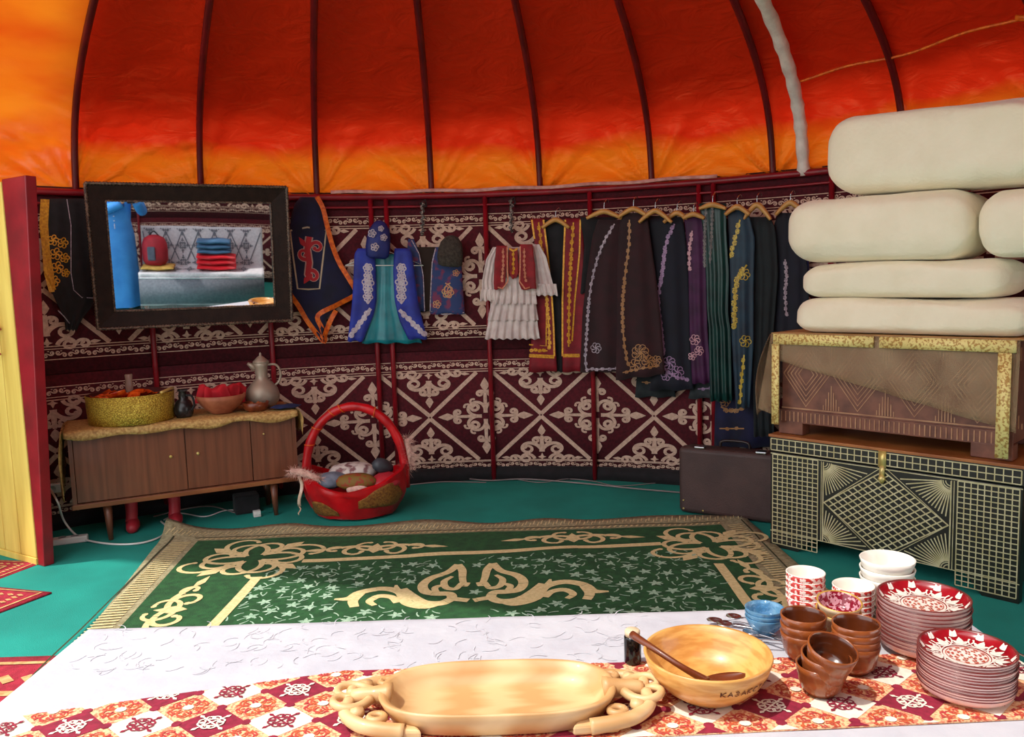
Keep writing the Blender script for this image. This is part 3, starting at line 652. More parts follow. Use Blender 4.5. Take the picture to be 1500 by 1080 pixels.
# contents
def cap(p, rx, ry, rz_, h, m_, name, lab, cat, rot=(0,0,0)):
    bb = MB(); bb.T = T_at(p, *rot) @ Matrix.Diagonal((rx,ry,h,1)); bb.lathe([(0,-.5), (.7,-.48), (1,-.2), (.97,.1), (.8,.35), (.5,.48), (0,.54)], 26, rip=lambda a, j: .05*sin(a*3+j)); return tag(bb.build(name, m_), lab, cat)
cap(b0+Vector((.03,-.13,.22)), .115, .06, 0, .085, mat('cap_brocade', (124,92,30), (150,50,30), scale=40, rough=.7, lo=.5, hi=.6), 'skullcap', 'olive and red brocade skullcap at the front of the red basket', 'cap')
cap(b0+Vector((-.12,-.08,.22)), .10, .07, 0, .07, mat('grey_blue_cloth', (130,140,156), (90,96,112), scale=14, rough=.9), 'cloth_cap', 'grey-blue cloth cap at the left inside the red basket', 'cap', (.4,.2,0))
cap(b0+Vector((-.02,.04,.24)), .14, .10, 0, .09, mat('white_print', (214,204,196), (130,90,92), scale=22, rough=.9, lo=.5, hi=.62), 'print_scarf', 'crumpled white printed scarf behind the skullcap in the red basket', 'scarf')
cap(b0+Vector((.165,-.03,.28)), .07, .05, 0, .075, mat('grey_leather', (60,64,72), (36,38,44), scale=14, rough=.5), 'leather_pouch', 'dark grey leather pouch on the right inside the red basket', 'pouch', (.6,.3,.5))
cap(b0+Vector((.19,-.10,.215)), .08, .07, 0, .05, M['pinkred'], 'red_scarf', 'bright red crumpled scarf at the right rim of the basket', 'scarf', (.2,.4,0))
cap(b0+Vector((.04,-.17,.185)), .06, .03, 0, .05, M['fur'], 'white_cuff', 'pale fluffy cuff just below the skullcap in the red basket', 'cuff')

# ---------------------------------------------------------------- suitcase
KE = Vector((.35,-.48,0)); KE = Vector((.52,-.33,0)).normalized(); KN = Vector((.33,.52,0)).normalized(); KO = Vector((.90,4.36,0))
T1 = Matrix(((KE.x,KN.x,0,KO.x), (KE.y,KN.y,0,KO.y), (0,0,1,0), (0,0,0,1)))
def KB(): b = MB(); b.T = T1.copy(); return b
t = empty('suitcase', T1 @ Vector((.3,.09,0)), 'old dark brown suitcase standing on its edge left of the chests', 'suitcase')
M['leather'] = mat('brown_leatherette', (78,56,52), (64,44,42), scale=6, rough=.55, bump=.2, bscale=200)
b = KB(); b.box(0,.62,0,.085,.004,.375); b.build('front_shell', M['leather'], t, bevel=.028, bseg=4)
b = KB(); b.box(.005,.615,.082,.17,.004,.365); b.build('back_shell', M['leather'], t, bevel=.025, bseg=4)
b = KB(); b.tube(smooth_path([(.21,.085,.375), (.215,.085,.402), (.25,.085,.412), (.33,.085,.412), (.365,.085,.402), (.37,.085,.375)], 5), .008, 8); b.build('handle', mat('dark_leather', (40,26,24), rough=.4), t)
for x in (.12,.45): b = KB(); b.box(x-.028,x+.028,-.0,.05,.372,.383); b.build('latch', M['steel'], t, bevel=.003)
for x, z in ((.03,.03), (.03,.075), (.14,.03)): b = KB(); b.tube([(x,.004,z), (x,-.003,z)], .005, 8); b.build('rivet', M['brass'], t)

# ---------------------------------------------------------------- chests
CE = Vector((.71,-.76,0)).normalized(); CN = Vector((.76,.71,0)).normalized(); CO = Vector((1.22,3.77,0))
T2 = Matrix(((CE.x,CN.x,0,CO.x), (CE.y,CN.y,0,CO.y), (0,0,1,0), (0,0,0,1)))
def CB(dy=0, dz=0): b = MB(); b.T = T2 @ Matrix.Translation((0,dy,dz)); return b
t = empty('inlaid_chest', T2 @ Vector((.52,.25,0)), 'large black chest inlaid with pale gold grids and a diamond, on the floor', 'chest')
M['blackwood'] = mat('black_lacquer', (30,30,22), (22,22,16), scale=10, rough=.4)
M['inlay'] = mat('pale_gold_inlay', (214,206,166), (192,182,134), scale=30, rough=.45, metal=.2)
b = CB(); b.box(0,1.05,0,.50,.075,.462); b.build('body', M['blackwood'], t, bevel=.003)
b = CB(); b.box(-.005,1.055,-.004,.505,.466,.535); lid = b.build('lid', M['blackwood'], t, bevel=.003)
b = CB(); b.box(-.008,1.058,-.008,.508,.535,.548); b.build('lid_edge', mat('orange_wood', (176,110,54), (150,86,40), scale=8, rough=.4), lid, bevel=.002)
for x0, x1 in ((0,.20), (.86,1.05)):
    b = CB(); b.add([(x0,0,.075), (x1,0,.075), (x1 if x0 else x1-.06,0,.0), (x0 if not x0 else x0+.06,0,.0)]+[(x0,.04,.075), (x1,.04,.075), (x1 if x0 else x1-.06,.04,.0), (x0 if not x0 else x0+.06,.04,.0)], [(0,1,2,3), (7,6,5,4), (0,4,5,1), (1,5,6,2), (2,6,7,3), (3,7,4,0)]); b.build('foot', M['blackwood'], t, smooth=False)
for x0 in (.0,.99): b = CB(); b.box(x0,x0+.06,.44,.50,0,.075); b.build('foot', M['blackwood'], t)
k = Ink()
def gridp(x0, x1, z0, z1, nx, nz, wd=.0045):
    for i in range(nx+1): x = x0+(x1-x0)*i/nx; k.seg((x, z0), (x, z1), wd, 9)
    for j in range(nz+1): z = z0+(z1-z0)*j/nz; k.seg((x0, z), (x1, z), wd, 9)
gridp(.012,.235,.02,.452,9,20); gridp(.822,1.04,.02,.452,9,20)
k.p = [p for p in k.p if not (min(q[1] for q in p) < .06 and .17 < p[0][0] < .9 and False)]
cx_, cz_, hw, hh = .528, .262, .262, .185
for j in range(-6, 7):
    f_ = j/6
    a = (cx_+(-hw+hw*(f_+1)/2), cz_+hh*(f_+1)/2); c = (cx_+hw*(f_+1)/2, cz_+(-hh+hh*(f_+1)/2)); k.seg(a, c, .0055, 9)
    a = (cx_+(-hw+hw*(f_+1)/2), cz_-hh*(f_+1)/2); c = (cx_+hw*(f_+1)/2, cz_-(-hh+hh*(f_+1)/2)); k.seg(a, c, .0055, 9)
def inside_d(x, z, m_=1.16): return abs(x-cx_)/hw+abs(z-cz_)/hh < m_
for sx, sz in ((-1,1), (1,1), (-1,-1), (1,-1)):
    ox = cx_+sx*.268; oz = cz_+sz*.185
    for n in range(1, 14):
        a = math.radians(n*90/14); dx, dz = -sx*cos(a), -sz*sin(a); L = .02
        while L < .4 and not inside_d(ox+dx*L, oz+dz*L) and abs(ox+dx*L-cx_) < .268: L += .005
        k.seg((ox+dx*.035, oz+dz*.035), (ox+dx*L, oz+dz*L), .005, 9)
    for rr in (.02,.03,.038): k.line([(ox-sx*rr*cos(a*.157), oz-sz*rr*sin(a*.157)) for a in range(11)], .004)
    k.seg((ox, cz_), (ox, oz), .004, 9)
for s_ in (1.12,): k.line([(cx_-hw*s_+.03, cz_), (cx_, cz_+hh*s_), (cx_+hw*s_-.03, cz_), (cx_, cz_-hh*s_)], .004, True)
for x in (.252,.262,.798,.808): k.seg((x,.08), (x,.45), .003, 9)
k.seg((.0,.456), (1.05,.456), .004, 9); k.seg((0,.079), (1.05,.079), .004, 9)
b = CB(); b.ink(k, lambda x, z: (x, -.0022, z), 0); b.build('inlay', M['inlay'], t, smooth=False, fixn=False)
k = Ink(); gridp(.005,1.045,.474,.528,34,2,.0045)
b = CB(); b.ink(k, lambda x, z: (x, -.0062, z), 0); b.build('lid_inlay', M['inlay'], lid, smooth=False, fixn=False)
b = CB(); b.box(.508,.540,-.011,-.003,.465,.536); b.box(.514,.534,-.013,-.003,.425,.470); b.tube([(.524,-.008,.43), (.524,-.010,.415), (.524,-.008,.395)], [.010,.016,.006], 10)
b.build('hasp', M['brass'], t)
# carved trunk on top
t = empty('trunk', T2 @ Vector((.52,.28,.55)), 'brown carved wooden trunk standing on the black inlaid chest', 'trunk')
M['carved'] = mat('carved_brown', (128,78,58), (98,56,42), scale=14, rough=.5)
M['carvedl'] = mat('carved_light', (186,138,100), (160,110,78), scale=20, rough=.5)
b = CB(.05,.55); b.box(.03,.99,0,.42,.06,.462); b.build('body', M['carved'], t, bevel=.004)
for x0, x1, sg in ((.02,.14,0), (.85,1.0,1)):
    b = CB(.05,.55); b.box(x0,x1,-.012,.06,0,.062); b.build('foot', M['carved'], t, bevel=.004)
    b = CB(.05,.55); b.box(x0,x1,.36,.42,0,.062); b.build('foot', M['carved'], t, bevel=.004)
b = CB(.05,.55); b.box(.02,1.0,-.01,.0,.055,.115); b.build('plinth', M['carved'], t, bevel=.003)
k = Ink()
for i in range(46): x = .035+i*.0207; k.seg((x,.062), (x,.108), .005, 9)
for z in (.122,.30,.306): pass
k.seg((.03,.124), (.99,.124), .006, 9); k.seg((.03,.45), (.99,.45), .006, 9)
for n in range(4):
    xa = .15+.24*n; zc = .287; 
    for s_ in (1,.84,.68,.5,.34): k.line([(xa-.11*s_, zc), (xa, zc+.15*s_), (xa+.11*s_, zc), (xa, zc-.15*s_)], .0055, True)
    for i in range(7):
        for sz in (1,-1):
            x = xa+.12+(i-3)*.012; L = .15-.045*abs(i-3)*.9; k.seg((x, zc+sz*.158), (x, zc+sz*(.158-L*.75)), .0045, 9)
b = CB(.05,.55); b.ink(k, lambda x, z: (x, -.003 if z > .12 else -.013, z)); b.build('carving', M['carvedl'], t, smooth=False, fixn=False)
# sheer cloth over the trunk
M['sheer'] = mat('sheer_brown_cloth', (190,160,122), (160,128,94), scale=9, rough=.6, alpha=.42, bump=.3, bscale=40)
M['sheertop'] = mat('brown_cover_cloth', (196,152,96), (172,128,76), scale=9, rough=.6, alpha=1)
M['goldband'] = mat('gold_flower_band', (196,150,78), (246,226,146), scale=95, rough=.55, kind='noise', lo=.42, hi=.5)
ct = empty('trunk_cover', T2 @ Vector((.52,.25,1.02)), 'sheer brown cloth with gold flowered bands draped over the carved trunk', 'cloth')
zt = 1.022
b = CB(); b.shell(lambda u, v: Vector((-.01+1.04*u, .02+.47*v, zt+.006)), lambda u, v: Vector((-.01+1.04*u, .02+.47*v, zt+.001)), 20, 8); b.build('top_sheet', M['sheertop'], ct)
def fr(u, v, o=0): 
    s = .01+1.01*u; L = .12+.235*u
    return Vector((s, .012-.012*v-o-.006*sin(u*30+v*3)*v, zt+.004-L*v))
b = CB(); b.shell(lambda u, v: fr(u, v, .002), lambda u, v: fr(u, v), 40, 8); b.build('front_fall', M['sheer'], ct)
b = CB()
def sf(u, v, o=0):
    y = .02+.45*u; x = -.012-.10*sin(PI*min(1, v*1.3)*.5)*(1-.3*v)*(1-.5*u)-.012*sin(u*14); return Vector((x-o, y, zt+.003-.40*v*(1-.35*u)))
b.shell(lambda u, v: sf(u, v, .003), lambda u, v: sf(u, v), 22, 14)
b.add([(-.012,.02,zt), (.02,.008,zt), (.02,-.004,.64), (-.08,.02,.66)], [(0,1,2,3)]); b.build('side_fall', M['sheer'], ct, fixn=False)
b = CB()
for x0, x1, z0, z1 in ((.012,.475,zt-.045,zt+.003), (.50,1.01,zt-.045,zt+.003)): b.box(x0,x1,-.004,.006,z0,z1)
b.build('gold_band', M['goldband'], ct)
b = CB(); b.box(.012,.046,-.016,-.006,.60,zt-.045); b.build('gold_band', M['goldband'], ct)
b = CB(); b.box(.955,1.0,-.022,-.012,.57,zt-.045); b.build('gold_band', M['goldband'], ct)

# rolled felts on the trunk
M['feltw'] = mat('white_felt', (253,242,214), (246,234,204), scale=6, rough=.95, bump=.35, bscale=60, sheen=.3)
def roll(s0, s1, z0, z1, y0, y1, lab, seed, lump=.5, rr=1.0):
    cy_, cz_ = (y0+y1)/2, (z0+z1)/2; hy, hz = (y1-y0)/2, (z1-z0)/2; b = CB()
    def f(u, v):
        a = 2*PI*u; t_ = v; e = .085*rr; L = s1-s0; x = s0+L*t_; d = min(t_, 1-t_)*L
        k_ = 1 if d > e else math.sqrt(max(0, 1-((e-d)/e)**2)); ky = (hy-.08+.08*k_)/hy; kz = .25+.75*k_ if d < e else 1
        if d <= 0: kz = .25
        ca, sa = cos(a), sin(a); pw = .5; sg = lambda q: math.copysign(abs(q)**pw, q)
        nn = noise.noise((x*3.2, ca*1.5+seed, sa*1.5))*.016+noise.noise((x*9, ca*3+seed, sa*3))*.005
        zz = cz_+sg(sa)*(hz*kz+nn*.6*(sa > -.3))+.010*lump*sin(x*3+seed)*(sa > 0)*sa
        return Vector((x, cy_+sg(ca)*(hy*ky+nn), zt+(zz-zt)*(1-.055*(x-.2))))
    b.grid(f, 48, 60); n = len(b.v)
    b.add([T2.inverted() @ b.v[i] for i in range(49)], [tuple(range(48))]); b.add([T2.inverted() @ b.v[60*49+i] for i in range(49)], [tuple(range(48))])
    b.v[n:] = [p for p in b.v[n:]]
    return tag(b.build('felt_blanket', M['feltw'], fixn=False), lab, 'blanket', 'white felt blankets stacked on the trunk')
zt += .006
roll(.085,1.04,zt,1.185,.02,.44,'lowest thick white felt blanket of the stack on the trunk', 1)
roll(.11,.95,1.187,1.345,.03,.44,'thinner folded white felt blanket, third from the top of the stack', 5, .8)
roll(.05,.83,1.348,1.640,.0,.44,'bulging white felt blanket, second from the top of the stack', 9, .4, 1.3)
roll(.22,1.08,1.644,1.985,.02,.44,'topmost big rolled white felt blanket, just under the orange roof', 14, .4, 1.5)
roll(.84,1.10,1.352,1.625,.03,.40,'short folded white felt poking out right of the second blanket', 21, .3, 1.0)

# ---------------------------------------------------------------- mirror
def nrm(v): return Vector(v).normalized()
NM = nrm(-ray(195,290)); MC = Vector((-1.785,4.63,1.505)); ME = nrm((-NM.y, NM.x, 0)); 
if ME.x < 0: ME = -ME
MU = NM.cross(ME); MU = MU if MU.z > 0 else -MU
TM_ = Matrix(((ME.x, -NM.x, MU.x, MC.x), (ME.y, -NM.y, MU.y, MC.y), (ME.z, -NM.z, MU.z, MC.z), (0,0,0,1)))
t = empty('framed_mirror', MC-MU*.4, 'large wall mirror in a dark carved wooden frame, hanging above the sideboard', 'mirror')
M['frame'] = mat('dark_frame', (44,27,20), (34,20,15), scale=20, spec=.2, rough=.6, bump=.3, bscale=60)
M['bead'] = mat('bead_trim', (116,92,74), (54,36,28), scale=90, rough=.4, lo=.45, hi=.55)
hw, hh, fw = .525, .395, .095
def LBm(): b = MB(); b.T = TM_.copy(); return b
for sgn in (1, -1):
    b = LBm(); b.add([(-hw,-.035,sgn*hh), (hw,-.035,sgn*hh), (hw-fw,-.012,sgn*(hh-fw)), (-hw+fw,-.012,sgn*(hh-fw)), (-hw,.02,sgn*hh), (hw,.02,sgn*hh), (hw-fw,.02,sgn*(hh-fw)), (-hw+fw,.02,sgn*(hh-fw))], [(0,1,2,3), (7,6,5,4), (0,4,5,1), (2,6,7,3), (0,3,7,4), (1,5,6,2)])
    b.build('frame_rail', M['frame'], t, smooth=False)
    b = LBm(); b.add([(sgn*hw,-.035,-hh), (sgn*hw,-.035,hh), (sgn*(hw-fw),-.012,hh-fw), (sgn*(hw-fw),-.012,-hh+fw), (sgn*hw,.02,-hh), (sgn*hw,.02,hh), (sgn*(hw-fw),.02,hh-fw), (sgn*(hw-fw),.02,-hh+fw)], [(0,1,2,3), (7,6,5,4), (0,4,5,1), (2,6,7,3), (0,3,7,4), (1,5,6,2)])
    b.build('frame_rail', M['frame'], t, smooth=False)
for r_, hx, hz, y in ((.011, hw-.004, hh-.004, -.036), (.006, hw-fw, hh-fw, -.014)):
    b = LBm()
    for p0, p1 in (((-hx,-hz),(hx,-hz)), ((hx,-hz),(hx,hz)), ((hx,hz),(-hx,hz)), ((-hx,hz),(-hx,-hz))):
        n = int(math.hypot(p1[0]-p0[0], p1[1]-p0[1])/.008); b.tube([(p0[0]+(p1[0]-p0[0])*i/n, y, p0[1]+(p1[1]-p0[1])*i/n) for i in range(n+1)], [r_*(1 if i % 2 else .62) for i in range(n+1)], 6)
    tag(b.build('beading', M['bead'], t), kind='stuff')
b = LBm(); b.box(-hw+fw-.01,hw-fw+.01,.0,.008,-hh+fw-.01,hh-fw+.01)
b.build('mirror_glass', mat('mirror_silver', (236,238,240), (232,234,238), scale=1, rough=.015, metal=1), t, smooth=False)
b = LBm(); b.box(-hw+.01,hw-.01,.012,.022,-hh+.01,hh-.01); b.build('backing', M['frame'], t, smooth=False)

# ---------------------------------------------------------------- costumes on the wall
def panel(bb, rows, off, nf=3, amp=.007, th=.008, mi=0, ph=0., bulge=.0, slope=0., sway=.8):
    y0, y1 = rows[0][0], rows[-1][0]
    def xs(y):
        for a, c in zip(rows[:-1], rows[1:]):
            if y <= c[0]: f_ = (y-a[0])/(c[0]-a[0]); f_ = max(0, f_); return a[1]+(c[1]-a[1])*f_, a[2]+(c[2]-a[2])*f_
        return rows[-1][1], rows[-1][2]
    fold = lambda u, v: amp*(.3+.7*v)*sin(2*PI*nf*u+ph+sway*sin(3*v+ph))+bulge*sin(PI*min(1, max(0, u)))
    def ff(u, v, o=0):
        y = y0+(y1-y0)*v; a, c = xs(y); x = a+(c-a)*u; return W(x, y+slope*(u-.5)*v+1.2*sin(2*PI*nf*u+ph)*(v > .99), off+fold(u, v)+o)
    bb.shell(ff, lambda u, v: ff(u, v, -th), max(6, int(nf*7)), 22, mi)
    def surf(px, py, o=.003):
        v = min(1, max(0, (py-y0)/(y1-y0))); a, c = xs(py); u = (px-a)/(c-a) if c != a else .5; return W(px, py, off+fold(min(1,max(0,u)), v)+o)
    return surf
def garment(name, lab, px, py, off, cat): return empty(name, W(px, py, off), lab, cat)
def emb(parent, k, surf, m_, name='embroidery', o=.003):
    b = MB(); b.ink(k, lambda x, y: surf(x, y, o)); return b.build(name, m_, parent, fixn=False, smooth=False)
def vine(path, size, step, w=1.1, seed=0, k=None):
    """stitched border : a running line with curls to both sides"""
    k = k or Ink(); P = [p for p in smooth_path([(x, y, 0) for x, y in path], 8)]; k.line([(p.x, p.y) for p in P], w); acc = 0; sd = 1
    for a, c in zip(P[:-1], P[1:]):
        acc += (c-a).length
        if acc > step:
            acc = 0; sd = -sd; h = math.degrees(math.atan2(c.y-a.y, c.x-a.x)); k.curl(a.x, a.y, h+sd*50, size*2.9, -sd*.6/size, -sd*4.4/size, w*1.1, w*.8, 10); k.leaf(a.x, a.y, h-sd*70, size*.8, size*.45)
    return k
def flower(k, x, y, r, n=6, w=1.2):
    for i in range(n): h = 360/n*i; k.curl(x, y, h, r*2.2, .9/r, 4/r, w, w*.7, 9)
    k.dot(x, y, r*.22); return k
def mirrorm(rows): return rows
# 1 black robe at the far left
t = garment('velvet_robe', 'black velvet robe with broad gold braid, hanging left of the mirror', 95, 292, .08, 'robe')
b = MB(); sf_ = panel(b, [(291,62,128), (330,60,136), (400,64,142), (438,80,145), (465,94,122), (484,96,112)], .08, 3, .008, ph=1); b.build('body', M['black'], t)
k = Ink(); k.line([(66,292), (64,330), (68,372), (72,402), (76,428)], [13,13,11,14,8]); k.line([(55+8,345), (66,395), (80,425)], 5); emb(t, k, sf_, M['gold'], 'gold_braid', .004)
k = Ink()
for x, y, r in ((78,352,8), (92,356,8), (82,372,9), (95,378,7), (84,392,9), (96,400,6), (80,412,8)): flower(k, x, y, r, 5, 2)
emb(t, k, sf_, M['gold'])
k = Ink(); k.line([(98,292), (104,330), (104,400), (108,425), (120,436), (143,437)], 1.2); k.line([(85,455), (95,465), (102,474)], 1.5); emb(t, k, sf_, M['silver'], 'piping')
# 2 navy vest with red ornament
t = garment('navy_tabard', 'navy felt tabard with a red horn emblem and orange ribbon edge, right of the mirror', 455, 290, .07, 'costume')
b = MB(); sf_ = panel(b, [(289,440,462), (298,432,468), (312,427,472), (340,424,482), (380,419,494), (410,412,508), (428,413,520), (434,420,519), (446,431,500), (466,448,478), (500,471,475)], .07, 1.5, .012, bulge=.02); b.build('body', M['navy'], t)
b = MB()
for path in ([(464,288), (473,305), (479,330), (487,360), (497,385), (512,410), (521,426), (519,433), (495,446), (466,462), (471,480), (475,492)], [(411,411), (424,430), (437,448), (452,473), (474,500), (476,490), (484,470), (492,455)]):
    P = smooth_path([(x, y, 0) for x, y in path], 5); kk = Ink(); kk.line([(p.x, p.y) for p in P], [7 if i < len(P)*.55 or 1 else 5 for i in range(len(P))]); b.ink(kk, lambda x, y: sf_(x, y, .006+.003*sin(x*.9+y*.7)))
b.build('orange_ribbon', M['orange'], t, fixn=False)
k = Ink(); k.line([(425,338), (450,333), (478,337), (473,380), (468,423), (452,424), (436,423), (430,380)], 2.4, True); emb(t, k, sf_, mat('cream_cord', (200,180,150), rough=.7), 'cord_frame')
def horn_emb(w):
    k = Ink(); k.line([(453,347), (450,365), (453,385), (451,402), (455,410)], w*1.5)
    k.curl(452,364,-70,38,.03,.24,w,w*.7,12); k.curl(450,380,165,34,.06,.26,w,w*.6,12); k.curl(453,396,-10,34,.05,.25,w,w*.7,12); k.leaf(448,362,-125,18,8); k.leaf(452,404,120,14,8); return k
emb(t, horn_emb(8), sf_, mat('emblem_cord', (190,150,140), rough=.7), 'emblem_edge'); emb(t, horn_emb(5.4), sf_, mat('emblem_red', (186,20,34), rough=.7), 'emblem', .005)
# 3 patterned vest, grey hat on it
M['multi'] = mat('patterned_cloth', (44,62,110), (120,52,84), scale=22, rough=.8, lo=.5, hi=.62)
t = garment('patterned_waistcoat', 'blue and rose patterned waistcoat between the blue jacket and the white dress', 640, 350, .05, 'waistcoat')
b = MB(); panel(b, [(362,608,650), (400,612,648), (457,614,642)], .035, 1.5, .004); b.build('lining', mat('brown_lining', (50,34,26), rough=.9), t)
b = MB(); s1_ = panel(b, [(350,598,606), (370,596,614), (400,600,619), (457,604,622)], .05, 1, .004); b.build('front_panel', M['multi'], t)
b = MB(); s2_ = panel(b, [(362,638,672), (380,633,676), (420,631,678), (460,630,681)], .055, 1.5, .006, bulge=.01); b.build('front_panel', M['multi'], t)
k = Ink(); k.line([(638,364), (633,385), (631,425), (630,456), (650,461), (680,458)], 1.5); k.line([(603,352), (614,372), (620,405), (622,456)], 1.3); emb(t, k, s2_, M['silver'], 'edge_cord')
k = Ink(); flower(k, 656, 428, 9, 6, 2); k.curl(656,436,-150,26,.08,.09,2.2,1.6,10); k.curl(656,436,-30,26,-.08,-.09,2.2,1.6,10); flower(k, 640, 446, 6, 5, 1.6); flower(k, 668, 400, 5, 5, 1.5); emb(t, k, s2_, mat('rose_thread', (206,120,96), (190,160,110), scale=60, rough=.7))
def headgear(name, lab, px, py, wpx, hpx, off, m_, cat, seed=0, sq=1.0, tall=0):
    c = W(px, py+hpx/2, off); wd = (W(px+wpx/2, py, off)-W(px-wpx/2, py, off)).length/2; ht = (W(px, py-hpx/2, off)-W(px, py+hpx/2, off)).length
    t = empty(name, c, lab, cat); th = math.atan2(c.x-CX, c.y-CY); bb = MB(); bb.T = Matrix.Translation(c) @ Matrix.Rotation(-th, 4, 'Z') @ Matrix.Rotation(.12*sin(seed), 4, 'Y')
    prof_ = [(0,0), (.6*wd,0), (.92*wd,.06*ht), (1.0*wd,.30*ht), (.95*wd,.55*ht), (.80*wd,.78*ht), (.5*wd,.94*ht), (.2*wd,1.0*ht), (0,1.01*ht)]
    bb.T = bb.T @ Matrix.Diagonal((1,.5*sq,1,1)); bb.lathe(prof_, 30, rip=lambda a, j: .04*sin(3*a+seed+j)+.02*sin(7*a)); bb.build('crown', m_, t); return t, c, th, wd, ht
headgear('fur_hat', 'grey-brown fur hat hung over the top of the patterned waistcoat', 659, 368, 38, 46, .13, mat('grey_fur', (74,66,58), (52,46,40), scale=60, rough=1, bump=1, bscale=80), 'hat', 1)
# 4 blue jacket over teal dress, blue hat
t = garment('blue_jacket', 'bright blue open jacket with white embroidery over a teal satin dress, on a hanger', 565, 366, .10, 'jacket')
b = MB(); panel(b, [(372,545,590), (400,550,588), (440,548,592), (480,536,612), (503,530,618)], .075, 3, .008, bulge=.01); b.build('dress', mat('teal_satin', (28,140,150), (16,112,124), scale=10, rough=.35, bump=.4, bscale=14), t)
bm_ = mat('royal_blue', (30,52,170), (20,36,130), scale=10, rough=.6, sheen=.2)
b = MB(); sl = panel(b, [(364,524,546), (372,519,549), (400,518,551), (440,516,552), (460,514,548), (500,509,532)], .10, 1.5, .007, bulge=.01); b.build('front_panel', bm_, t)
b = MB(); sr = panel(b, [(364,578,600), (372,577,604), (400,576,607), (440,578,612), (470,585,619), (497,598,626)], .10, 1.5, .007, bulge=.01); b.build('front_panel', bm_, t)
for sf_, cx_ in ((sl,539), (sr,588)):
    k = Ink()
    for y, r in ((393,7), (404,6), (414,9), (424,7), (435,7)): flower(k, cx_, y, r, 6, 2.4); k.dot(cx_, y, r*.6)
    k.leaf(cx_, 386, 90, 8, 6); k.leaf(cx_, 446, -90, 8, 6)
    q = [(543,452), (530,470), (512,494)] if cx_ < 560 else [(585,454), (603,472), (624,492)]
    vine(q, 5, 7, 5, k=k); emb(t, k, sf_, mat('white_thread', (206,200,206), (180,160,180), scale=90, rough=.6))
def wire_hanger(lab, x0, x1, yb, yt, off, m_='silver', r=.0035):
    t = garment('hanger', lab, (x0+x1)/2, yt, off, 'hanger'); b = MB(); xm = (x0+x1)/2
    b.tube([W(x, y, off) for x, y in ((x0,yb), (xm,yt+14), (x1,yb), (x0,yb))], r, 6); b.build('frame', M[m_], t)
    b = MB(); b.tube([W(xm, yt+14, off), W(xm, yt+6, off), W(xm+3, yt+1, off), W(xm+6, yt+3, off)], r*.8, 6); b.build('hook', M['steel'], t)
wire_hanger('white wire hanger carrying the bright blue jacket', 506, 620, 389, 352, .085, 'white')
t, c, th, wd, ht = headgear('blue_hat', 'blue embroidered hat with white motifs, hung above the bright blue jacket', 553, 351, 36, 56, .15, mat('hat_blue', (28,40,120), (20,28,92), scale=10, rough=.6), 'hat', 2, .9)
k = Ink()
for x, y, r in ((545,342,6), (562,348,5), (549,362,6), (558,335,4)): flower(k, x, y, r, 5, 2)
emb(t, k, lambda x, y, o: W(x, y, .15+o+.036*math.sqrt(max(0, 1-((x-553)/19)**2))), M['silver'], o=.012)
# tassels
def tassel(px, py, h, lab, off=.07, seed=0):
    t = garment('bead_tassel', lab, px, py, off, 'tassel'); b = MB()
    n = int(h/3.2)
    b.tube([W(px+2.2*sin(i*2.1+seed), py+h*i/n, off+.006*cos(i*1.9)) for i in range(n+1)], [.008+.005*(i % 2) for i in range(n+1)], 7); b.build('string', mat('dark_beads', (52,44,42), (170,150,140), scale=120, rough=.4, lo=.5, hi=.6), t)
    b = MB(); b.tube([W(px-4, py+3, off), W(px+4, py-3, off), W(px+6, py+6, off), W(px-3, py+9, off)], .006, 6); b.build('knot', M['black'], t)
tassel(619, 296, 48, 'dark bead tassel hanging from the ring tube above the patterned waistcoat')
tassel(749, 292, 48, 'dark bead tassel hanging from the ring tube above the white dress', seed=2)
# 5 child's dress
t = garment('child_costume', "child's white ruffled dress with a red gold-trimmed waistcoat, left of the red coat", 755, 355, .12, 'dress')
wm_ = mat('white_frill', (226,212,206), (206,188,184), scale=14, rough=.8)
b = MB(); panel(b, [(362,738,768), (400,728,782), (425,722,785)], .11, 3, .006)
for y0_, y1_, a, c in ((405,445,722,784), (432,470,718,786), (458,497,714,788)): panel(b, [(y0_,a+2,c-2), (y0_+(y1_-y0_)*.5,a,c), (y1_,a-4,c+3)], .115+.03*(485-y1_+20)/90, 7, .012, ph=y0_, bulge=.01)
b.build('dress', wm_, t)
for rows, ph_ in (([(362,722,734), (380,712,728), (412,706,724), (438,706,728)], 0), ([(358,778,790), (376,780,800), (408,781,808), (430,784,814)], 2)):
    b = MB(); panel(b, rows, .13, 3, .008, ph=ph_); panel(b, [(rows[-1][0]-14, rows[-1][1]-1, rows[-1][2]+1), (rows[-1][0]+3, rows[-1][1]-3, rows[-1][2]+3)], .137, 4, .010, ph=ph_); b.build('sleeve', wm_, t)
vm = mat('vest_red', (150,14,26), (120,10,18), scale=20, rough=.7)
for rows in ([(360,727,743), (390,724,742), (415,723,740), (424,724,736)], [(358,762,780), (390,760,784), (415,760,785), (424,764,786)]):
    b = MB(); s_ = panel(b, rows, .175, 1, .004); b.build('waistcoat_panel', vm, t)
    k = Ink(); xe = rows[0][2] if rows[0][1] < 750 else rows[0][1]; sg = -1 if xe < 755 else 1
    k.line([(xe, 361), (xe-sg*0, 390), (xe-sg*1, 412), (xe+sg*7, 423), (xe+sg*14, 421)], 2); vine([(xe+sg*6,364), (xe+sg*6,390), (xe+sg*8,412)], 3.2, 5, 1.4, k=k); emb(t, k, s_, mat('pink_gold_thread', (214,140,110), (190,110,70), scale=80, rough=.6))
b = MB(); s_ = panel(b, [(364,746,758), (400,745,760), (408,750,756)], .168, 1, .003); b.build('bodice', vm, t)
